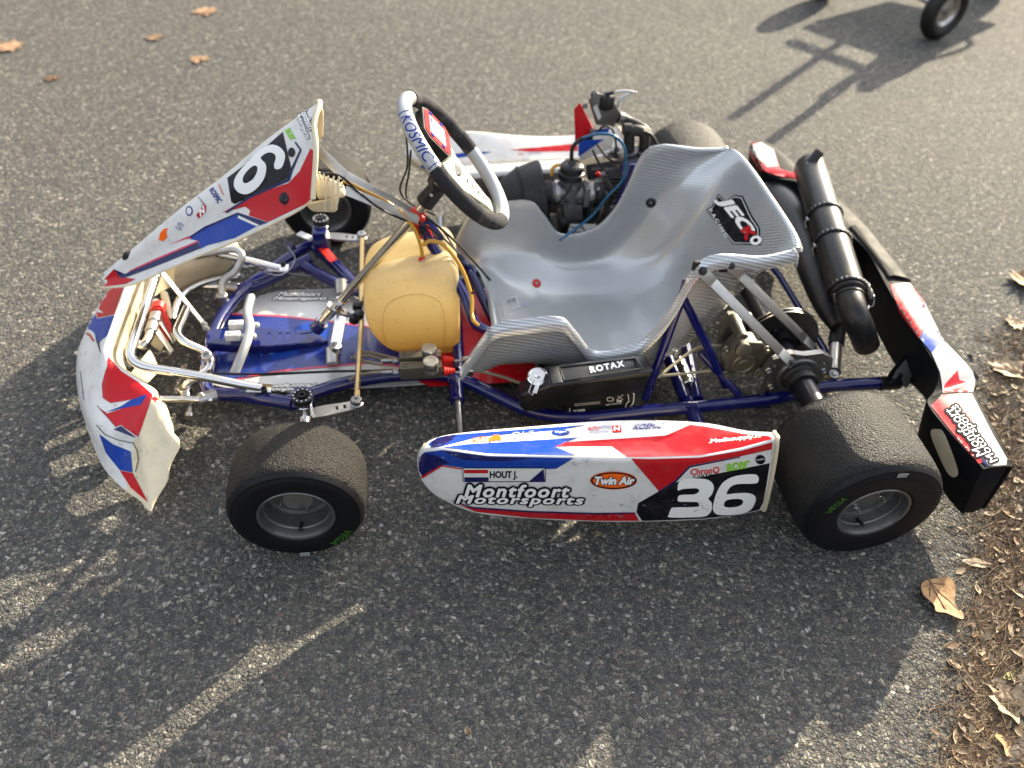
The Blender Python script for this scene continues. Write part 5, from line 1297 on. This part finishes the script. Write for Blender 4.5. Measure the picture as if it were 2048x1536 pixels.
# ================================================================== engine (far side of the seat)
YE = .93
def E_(x, y, d=0): return Y(x, y, YE+d)
def fn(b):
    c = E_(1235,400)
    hull(b, [E_(1150,470,.0)+V((0,0,-.03)), E_(1300,480,0), E_(1330,400,0), E_(1300,330,0), E_(1215,335,0), E_(1195,400,0), E_(1150,470,.12)+V((0,0,-.03)), E_(1300,480,.12), E_(1330,400,.12), E_(1300,340,.12), E_(1215,345,.12)], .010, 0, 3)
    for k in range(7): box(b, E_(1252,352+k*7,-.004)+V((0,0,0)), (.085,.02,.003), None, .001)
    lathe(b, E_(1222,440,-.0), (0,-1,0), [(.055,-.01),(.055,.012),(.048,.018),(.03,.018),(.028,.024),(.0,.024)], 36)
    for k in range(6): a = k*pi/3; bolt(b, E_(1222,440,0)+V((.048*cos(a),-.018,.048*sin(a))), (0,-1,0), .005)
    hull(b, [E_(1145,470,-.05), E_(1215,455,-.05), E_(1215,482,-.05), E_(1140,492,-.05), E_(1145,470,.05), E_(1215,455,.05), E_(1215,482,.05), E_(1140,492,.05)], .005)
    for x, y in ((1222,318),(1270,318),(1300,325)): bolt(b, E_(x, y, .02)+V((0,0,.01)), (0,0,1), .007, .008)
    cyl(b, E_(1258,300,.02), E_(1258,330,.02), .026); cyl(b, E_(1287,298,.02), E_(1287,330,.02), .024)
    bar(b, E_(1195,360,-.03), E_(1215,430,-.03), .03, .02, (0,-1,0), .004); bar(b, E_(1205,345,-.03), E_(1225,380,-.03), .012, .02, (0,-1,0), .003)
eng = part('engine_block', ['cast_alloy'], fn)
part('starter_plate', ['silver_sheet','letter_black'], lambda b: (plate(b, [[(-.035,-.02),(.06,-.02),(.05,.028),(-.02,.03)]], E_(1155,470,-.075), (1,0,0), (0,.4,.9), .004), [plate(b, [circ2(.004,.008,.017,20), circ2(.004,.008,.014,20)], E_(1155,470,-.08), (1,0,0), (0,.4,.9), .001, 1) for _ in (0,)], sweep(b, [E_(1138,452,-.075), E_(1150,455,-.08), E_(1148,462,-.082), E_(1162,466,-.084)], .0015, 6, 1)), eng)
part('cylinder_guard', ['frame_blue','letter_white'], lambda b: (plate(b, [[(-.03,-.03),(.05,-.022),(.05,.03),(-.028,.024)], slot2(.01,.0,.03,.016)], E_(1265,340,-.03), (1,0,.05), (0,.3,.95), .004), flat_text(b, 'EVO', E_(1272,349,-.036), (1,0,0), (0,.3,.95), .010, 1, .02)), eng)
def fn(b):   # carburettor
    c0 = E_(1142,430,-.03)
    cyl(b, c0, E_(1142,350,-.03), .028, .030, 30); cyl(b, E_(1095,385,-.03), E_(1200,385,-.03), .027, .030, 30)
    hull(b, [E_(1125,410,-.06), E_(1165,410,-.06), E_(1165,440,-.06), E_(1130,442,-.06), E_(1125,410,.0), E_(1165,410,.0), E_(1165,440,.0), E_(1130,442,.0)], .005)
    for x, y in ((1126,404),(1134,408),(1133,416),(1160,402)): lathe(b, E_(x, y, -.062), (0,-1,0), [(.0052,-.004),(.0052,.003),(.002,.003),(.002,0)], 14)
    bolt(b, E_(1148,378,-.062), (0,-1,0), .005)
    box(b, E_(1170,385,-.04), (.016,.06,.055), None, .004)
carb = part('carburettor', ['cast_alloy'], fn, eng)
part('carburettor_cap', ['black_plastic'], lambda b: (lathe(b, E_(1142,352,-.03), (0,0,1), [(.0335,-.004),(.0335,.012),(.030,.014),(.030,.030),(.026,.034),(.012,.036),(.006,.046),(.0,.046)], 32), hose(b, [E_(1143,318,-.03), E_(1144,300,-.03), E_(1150,288,-.03), E_(1165,276,-.03)], .0052)), carb)
part('intake_clamp', ['steel'], lambda b: [lathe(b, E_(x, 385, -.03), (1,0,0), [(.0305,-.006),(.033,-.006),(.033,.006),(.0305,.006)], 32) for x in (1112,1178)], carb)
part('intake_rubber', ['black_rubber'], lambda b: (lathe(b, E_(1092,385,-.03), (1,0,0), [(.032,-.02),(.029,-.012),(.032,-.008),(.029,-.002),(.031,.004),(.030,.014)], 32), lathe(b, E_(1186,385,-.03), (1,0,0), [(.030,0),(.036,.006),(.036,.02),(.028,.024)], 32)), carb)
def fn(b):   # airbox: half-dome facing forward, wide flat rear
    c = E_(1082,398,.02); rows = []
    prof_ = [(-.135,.012),(-.127,.036),(-.10,.066),(-.06,.090),(-.018,.100),(.0,.102),(.006,.098),(.008,.0)]
    lathe(b, c, (1,0,.12), [(0,-.138)]+[(r, h) for h, r in prof_], 40)
    lathe(b, c+V((-.058,0,-.006)), (1,0,.12), [(.088,-.003),(.0915,0),(.094,.003),(.091,.004)], 40)
part('airbox', ['black_rubber'], fn, eng, 30)
part('throttle_cable', ['cable_blue'], lambda b: hose(b, [E_(1165,276,-.03), E_(1195,268,-.03), E_(1228,272,-.03), E_(1250,298,-.04), E_(1250,345,-.05), E_(1238,370,-.06), E_(1212,396,-.07), E_(1180,435,-.08), Z(1120,480,.20)], .0038, 10), carb)
part('spark_lead', ['black_rubber'], lambda b: (hose(b, [E_(1192,270,.0), E_(1205,254,.0), E_(1222,256,.0), E_(1230,275,.0), E_(1233,300,.0)], .0028, 8), hose(b, [E_(1195,290,0), E_(1212,312,0), E_(1230,325,0), E_(1255,322,-.02), E_(1290,315,-.02)], .0028, 8), cyl(b, E_(1233,295,0), E_(1234,315,0), .006,.009), hose(b, [E_(1285,262,0), E_(1302,270,0), E_(1315,292,.0), E_(1322,310,.0)], .0048, 8)), eng)
part('coolant_elbow', ['black_rubber'], lambda b: (tube(b, [E_(1258,298,.02), E_(1258,260,.02), E_(1290,262,.02), E_(1288,300,.02)], .0145, .02, 16), cyl(b, E_(1246,258,.02), E_(1262,258,.02), .015)), eng)
part('fuel_hose', ['hose_clear'], lambda b: (hose(b, [E_(1103,350,-.01), E_(1106,336,-.01), E_(1118,330,-.01), E_(1128,338,-.02)], .0048), hose(b, [E_(1125,480,-.03), E_(1150,474,-.03), E_(1185,468,-.03)], .004)), carb)
def fn(b):
    hull(b, [E_(1120,455,.02), E_(1330,455,.02), E_(1330,380,.05), E_(1190,375,.05), E_(1110,420,.05), E_(1120,500,.14), E_(1330,500,.14), E_(1330,380,.16), E_(1190,380,.16), E_(1110,430,.14)], .01, 0, 3)
    hull(b, [E_(1170,330,.06), E_(1240,318,.06), E_(1245,380,.06), E_(1180,392,.06), E_(1170,330,.12), E_(1240,318,.12), E_(1245,380,.12), E_(1180,392,.12)], .006)
    for k in range(5): box(b, E_(1208,336+k*9,.052), (.07,.02,.003), None, .001)
    lathe(b, E_(1190,415,-.01), (1,.3,0), [(0,-.03),(.022,-.03),(.022,-.01),(.03,-.008),(.03,.008),(.022,.01),(.022,.03),(0,.03)], 24)
part('crankcase', ['cast_alloy'], fn, eng)
def fn(b):
    hose(b, [E_(1185,300,.02), E_(1200,330,.0), E_(1215,352,-.03), E_(1200,380,-.05), E_(1180,420,-.06), E_(1178,470,-.05)], .0032, 8)
    hose(b, [E_(1205,355,-.04), E_(1240,350,-.05), E_(1258,372,-.05), E_(1250,410,-.05), E_(1225,450,-.05), E_(1195,480,-.05)], .0030, 8)
    hose(b, [E_(1100,400,-.02), E_(1098,440,-.02), E_(1105,475,-.02)], .0028, 8)
    hose(b, [E_(1148,352,-.05), E_(1138,380,-.062), E_(1124,402,-.064)], .0024, 8)
    hose(b, [E_(1300,330,-.03), E_(1290,360,-.05), E_(1262,395,-.06), E_(1235,430,-.06), E_(1215,470,-.06)], .0045, 8)
part('engine_cable', ['black_rubber'], fn, eng)
part('ignition_coil', ['black_plastic'], lambda b: (box(b, E_(1210,395,-.05), (.035,.03,.04), Matrix.Rotation(.3, 3, 'Y'), .004), cyl(b, E_(1200,382,-.05), E_(1192,372,-.05), .007)), eng)
part('cable_clip', ['red_plastic'], lambda b: (cyl(b, E_(1193,345,-.0), E_(1200,352,-.0), .006), cyl(b, E_(1150,478,-.08), E_(1160,480,-.08), .005)), eng)
part('coolant_pipe', ['alloy'], lambda b: (tube(b, [E_(1205,312,.03), E_(1222,300,.03), E_(1246,302,.03)], .010, .02, 14), cyl(b, E_(1240,300,.0), E_(1245,325,.0), .012)), eng)
part('intake_flange', ['steel'], lambda b: (box(b, E_(1200,400,-.03), (.006,.07,.085), Matrix.Rotation(.15, 3, 'Y'), .003), [bolt(b, E_(x, y, -.055), (-1,-.3,0), .005) for x, y in ((1196,378),(1198,418))]), eng)
YR = 1.02
def E2(x, y, d=0): return Y(x, y, YR+d)
def fn(b):
    hull(b, [E2(1148,218), E2(1160,205), E2(1190,268), E2(1186,284), E2(1150,286), E2(1148,218,.10), E2(1160,205,.10), E2(1190,262,.10), E2(1155,276,.10)], .003, 0)
    hull(b, [E2(1152,285), E2(1182,268), E2(1232,270), E2(1222,300), E2(1160,322), E2(1152,285,.05), E2(1182,268,.05), E2(1232,270,.05), E2(1160,322,.05)], .004, 1)
    plate(b, [[(-.02,-.02),(.055,.03),(.06,.055),(.02,.05),(-.02,.03)]], E2(1172,298,-.004), (1,0,0), (0,.2,1), .002, 2)
rad = part('radiator', ['red_film','white_film','blue_film'], fn)
def fn(b):
    hull(b, [E2(1176,200), E2(1190,186), E2(1222,190), E2(1240,225), E2(1228,255), E2(1192,250), E2(1176,200,.04), E2(1190,186,.04), E2(1222,190,.04), E2(1240,225,.04), E2(1228,252,.04), E2(1192,246,.04)], .005)
    for x, y in ((1170,212),(1185,262),(1192,190)): socket(b, E2(x, y, -.005), (0,-1,.4), .007, .006)
    cyl(b, E2(1236,235,.02), E2(1246,238,.02), .016)
part('coolant_tank', ['cast_alloy'], fn, rad)
part('tank_label', ['lid_white','letter_black'], lambda b: (hull(b, [E2(1186,215,-.003), E2(1193,208,-.003), E2(1203,234,-.003), E2(1197,241,-.003), E2(1186,215,-.001), E2(1193,208,-.001), E2(1203,234,-.001), E2(1197,241,-.001)], 0), ), rad)
part('coolant_cap', ['black_plastic'], lambda b: (lathe(b, E2(1211,212,.01), (0,0,1), [(.021,-.004),(.0225,.0),(.0225,.026),(.020,.030),(.0,.031)], 18), bar(b, E2(1206,190,.01)+V((0,0,0)), E2(1228,184,.0), .012, .008), cyl(b, E2(1190,192,.01), E2(1186,186,.01), .009)), rad)
part('overflow_hose', ['lid_white'], lambda b: (hose(b, [E2(1232,184), E2(1252,182), E2(1274,186)], .0035), hose(b, [E2(1262,186,.03), E2(1240,200,.03), E2(1236,222,.03)], .0045)), rad)
part('coolant_hose', ['black_rubber'], lambda b: tube(b, [E2(1240,236,.02), E2(1262,246,.02), E2(1292,262,-.02), E2(1300,290,-.03)], .0155, .04, 18), rad)
part('engine_mount', ['black_rubber'], lambda b: (box(b, E_(1240,470,.03)+V((0,0,-.06)), (.16,.10,.03), None, .004)), eng)

# ================================================================== trolley behind (only its lower end is in view, its shadow falls into the picture)
def shadow_caster(px, py, h):        # the point at height h whose sun shadow falls on this measured ground point
    g_ = Z(px, py, 0); return g_ + sd*(h/sd.z)
TB = V((2.80, 2.75, 0)); tro = empty('kart_trolley', TB)
tag(tro, 'kart trolley with pneumatic wheels at the upper right edge of the photo', 'trolley')
def twheel(c, yaw, r=.13, wd=.075):
    root = empty('wheel', c, tro); root.rotation_euler = (0,0,yaw)
    b = MB(); P = []
    for k in range(13): a = -pi/2*1.25+k*pi*1.25/12; P.append((r-.034+.034*cos(a), .037*sin(a)))
    lathe(b, (0,0,0), (0,1,0), [(.068,-.022)]+P+[(.068,.022)], 40)
    t = b.build('tyre', 'black_rubber', None); t.parent = root
    b = MB(); lathe(b, (0,0,0), (0,1,0), [(.0,-.034),(.018,-.034),(.02,-.012),(.05,-.008),(.062,-.020),(.072,-.022),(.068,.0),(.072,.022),(.062,.020),(.05,.008),(.02,.012),(.018,.034),(.0,.034)], 32)
    t = b.build('rim', 'alloy', None, 30); t.parent = root
    return root
w1 = twheel(Z(1866,78,0)+V((.0,.0,.13)), radians(20))
def tp(name, mats, fn): return part(name, mats, fn, tro)
H = .62
a1, a2 = shadow_caster(1457,240,.12), shadow_caster(1690,80,H)
b1, b2 = shadow_caster(1536,285,.12), shadow_caster(1745,138,H)
for i, (p_, q_) in enumerate(((shadow_caster(1470,232,H), shadow_caster(1700,72,H)), (shadow_caster(1545,280,H), shadow_caster(1770,112,H)))):
    tp('frame_rail', ['steel'], lambda b: sweep(b, [p_, q_], .021, 10))
for (x0, y0, x1, y1) in ((1577,82,1735,142),(1612,52,1785,112)):
    tp('cross_bar', ['steel'], lambda b: sweep(b, [shadow_caster(x0, y0, H), shadow_caster(x1, y1, H)], .020, 10))
tp('handle_bar', ['steel'], lambda b: tube(b, [shadow_caster(1850,122,H), shadow_caster(1925,100,H), shadow_caster(1945,88,H), shadow_caster(1930,76,H), shadow_caster(1880,60,H)], .012, .05))
tp('tray', ['silver_sheet'], lambda b: hull(b, [shadow_caster(x, y, H-.04)+V((0,0,dz)) for x, y in ((1630,42),(1780,2),(1995,48),(1900,70),(1830,130),(1800,128),(1700,80)) for dz in (0,.01)], .002))
tp('bag', ['black_rubber'], lambda b: hull(b, [shadow_caster(x, y, h) for x, y, h in ((1712,182,H+.05),(1725,187,H+.05),(1745,184,H+.05),(1820,140,H+.1),(1730,150,H+.02),(1712,170,H+.02),(1790,120,H))], .004))
lg = Z(1655,0,0); 
for q in (Z(1648,2,0), Z(1990,-6,0)):
    root = twheel(q+V((.0,.03,.13)), radians(20))
wl_ = Z(1866,78,0)
tp('axle', ['steel'], lambda b: cyl(b, wl_+V((0,0,.13)), wl_+V((-.1,.5,.13)), .012))
tp('upright', ['steel'], lambda b: sweep(b, [wl_+V((-.02,.10,.13)), wl_+V((.35,.5,H))], .014, 10))
# ================================================================== fallen leaves and litter
def leaf(c, size, rot, mt, label, curl=.25, kind='maple', group=None, z=.004):
    lob = [(0,-.5),(.18,-.42),(.50,-.50),(.42,-.18),(.58,.10),(.34,.16),(.30,.42),(.10,.36),(0,.62),(-.12,.38),(-.34,.44),(-.34,.14),(-.56,.06),(-.40,-.20),(-.46,-.48),(-.16,-.40)]
    if kind == 'oval': lob = [(0,-.6),(.14,-.4),(.2,0),(.15,.3),(0,.6),(-.15,.3),(-.2,0),(-.14,-.4)]
    if kind == 'broad': lob = [(-.5,-.28),(-.36,-.36),(-.16,-.46),(.12,-.52),(.36,-.38),(.5,-.16),(.46,.04),(.52,.22),(.36,.34),(.2,.5),(.08,.6),(-.04,.52),(-.1,.28),(-.26,.10),(-.44,-.04)]
    lob = [(x*1+random.gauss(0,.015), y+random.gauss(0,.015)) for x, y in lob]
    n = len(lob); lp = [tuple(cr(V(lob[i-1]), V(lob[i]), V(lob[(i+1) % n]), V(lob[(i+2) % n]), k/4)) for i in range(n) for k in range(4)]
    v2, f = cdt([lp], .07); ca, sa = cos(rot), sin(rot); sd_ = random.random()*9
    def P(x, y, dz=0):
        zz = curl*(x*x*.8+y*y*.35)+.05*noise.noise(V((x*3, y*3, sd_)))+.05*abs(sin(8*(x+abs(y)*.6)))*.5
        return V((c.x+(x*ca-y*sa)*size, c.y+(x*sa+y*ca)*size, z+zz*size+dz))
    b = MB(); b.add([P(x, y) for x, y in v2], f); b.add([P(x, y, -.0006) for x, y in v2], [q[::-1] for q in f])
    for (x, y) in ((.36,-.1),(.26,.3),(-.3,-.2),(-.05,.45),(.3,-.38)) if kind != 'oval' else ((0,.5),):
        sweep(b, [P(-.02+(x+.02)*t, -.38+(y+.38)*t, .0008) for t in (0,.3,.6,.95)], .0007, 5, 1)
    sweep(b, [P(-.02,-.38,.001), P(-.05,-.6,.001), P(-.12,-.95,.002)], .0010, 5, 1)
    o = b.build('fallen_leaf', [mt, 'leaf_dark'], None, 60); tag(o, label, 'leaf', group); return o
leaf(Z(1883,1198,0), .084, radians(200), 'leaf_brown', 'large brown curled leaf on the asphalt beside the rear wheel', .5, 'broad', z=.006)
leaf(Z(2010,742,0), .075, radians(60), 'leaf_tan', 'pale dry leaf behind the middle of the rear bumper', .7)
leaf(Z(2046,566,0), .085, radians(20), 'leaf_brown', 'brown leaf cut by the right edge of the photo', .9)
leaf(Z(2030,650,0), .05, radians(140), 'leaf_tan', 'small tan leaf above the dry litter near the right edge', .5)
leaf(Z(1952,1128,0), .05, radians(75), 'straw', 'narrow straw coloured leaf right of the large brown leaf', .2, 'oval')
leaf(Z(2012,1410,0), .06, radians(30), 'leaf_tan', 'crumpled tan leaf among the litter in the lower right corner', .8)
leaf(Z(2030,1352,0), .05, radians(100), 'leaf_green', 'greenish leaf on the litter below the rear bumper', .4, 'oval')
leaf(Z(2034,1500,0), .06, radians(190), 'leaf_brown', 'reddish brown leaf at the very lower right corner', .5)
for x, y, sz, l_ in ((412,24,.10,'faded orange leaf blurred at the top edge of the photo'),(308,77,.06,'flat orange leaf on the asphalt near the top left'),(398,120,.07,'long faded leaf scrap on the asphalt above the front panel'),(15,95,.12,'orange leaf at the left edge of the photo'),(104,158,.05,'dark brown leaf scrap on the asphalt left of the front panel'),(935,1462,.012,'tiny yellow leaf scrap on the shaded asphalt in front of the kart'),(1195,1070,.012,'tiny white scrap under the side pod')):
    leaf(Z(x, y, 0), sz, random.uniform(0, 6), 'leaf_dark' if 'dark' in l_ else ('straw' if 'tiny' in l_ else 'leaf_orange'), l_, .05)
# litter of needles, twigs and leaf scraps along the right edge: nobody could count it
def edge_x(py): # left limit of the litter in the photo at height py
    T = [(620,2062),(700,2020),(760,1995),(860,1990),(960,1992),(1060,1988),(1160,1990),(1260,1975),(1360,1965),(1460,1950),(1560,1925),(1760,1890)]
    for (a, xa), (c, xc) in zip(T, T[1:]):
        if a <= py <= c: return xa+(xc-xa)*(py-a)/(c-a)
    return 2048
b = MB(); n = 0
while n < 15000:
    py = random.uniform(640, 1700); ex_ = edge_x(py); px_ = ex_ + (abs(random.gauss(0, 70)) if random.random() < .35 else random.uniform(0, 330)) - abs(random.gauss(0, 1))*(30 if random.random() < .8 else 75)
    g_ = Z(px_, py, 0); depth_in = (px_-ex_)/120
    h0 = .002+.010*max(0, min(1, depth_in))*random.random(); a = random.gauss(radians(35), .9) if random.random() < .5 else random.uniform(0, pi)
    L = random.choice((.010,.016,.025,.04,.06))*random.uniform(.6,1.3); wd = random.uniform(.0003,.0009); mi = random.choice((0,1,2,2,2,3,3,3,1,2))
    d = V((cos(a), sin(a), random.gauss(0,.12))); c2 = V((-sin(a), cos(a), 0))*random.gauss(0,.12)*L
    if random.random() < .93:
        p = [g_+V((0,0,h0))-d*L/2, g_+V((0,0,h0+.0015))+c2, g_+V((0,0,h0))+d*L/2]
        for q in p: q.z = max(q.z, .001)
        sweep(b, p, [wd*.6, wd, wd*.3], 4, mi)
    else:
        s_ = random.uniform(.003,.011); u = V((cos(a), sin(a), random.gauss(0,.3)))*s_; v_ = V((-sin(a), cos(a), random.gauss(0,.3)))*s_*random.uniform(.3,.7)
        g2 = g_+V((0,0,h0+.003)); q = [g2-u*1.3, g2-u*.4-v_, g2+u*.7-v_*.8, g2+u*1.4, g2+u*.5+v_, g2-u*.5+v_*.9, g2+V((0,0,-s_*.25))]
        b.add(q, [(0,1,6),(1,2,6),(2,3,6),(3,4,6),(4,5,6),(5,0,6)], mi)
    n += 1
lit = b.build('leaf_litter', ['straw','leaf_tan','litter_brown','leaf_dark']); tag(lit, kind='stuff')
# dark crumbly soil strip under the litter
b = MB(); L0 = []; R0_ = []
for py in range(660, 1900, 12):
    e = edge_x(min(py, 1750))+50+30*noise.noise(V((py*.02, 0, 0)))+16*noise.noise(V((py*.11, 3, 0))); L0.append(Z(e, py, -.004)); R0_.append(Z(e+30, py, .009)+V((0,0,.002*noise.noise(V((py*.07,1,1)))))) 
FR = [q+V((1.2,-.35,.0)) for q in R0_]
gridmesh(b, [L0, R0_, FR], 0)
so_ = b.build('soil_verge', 'soil'); tag(so_, kind='structure')
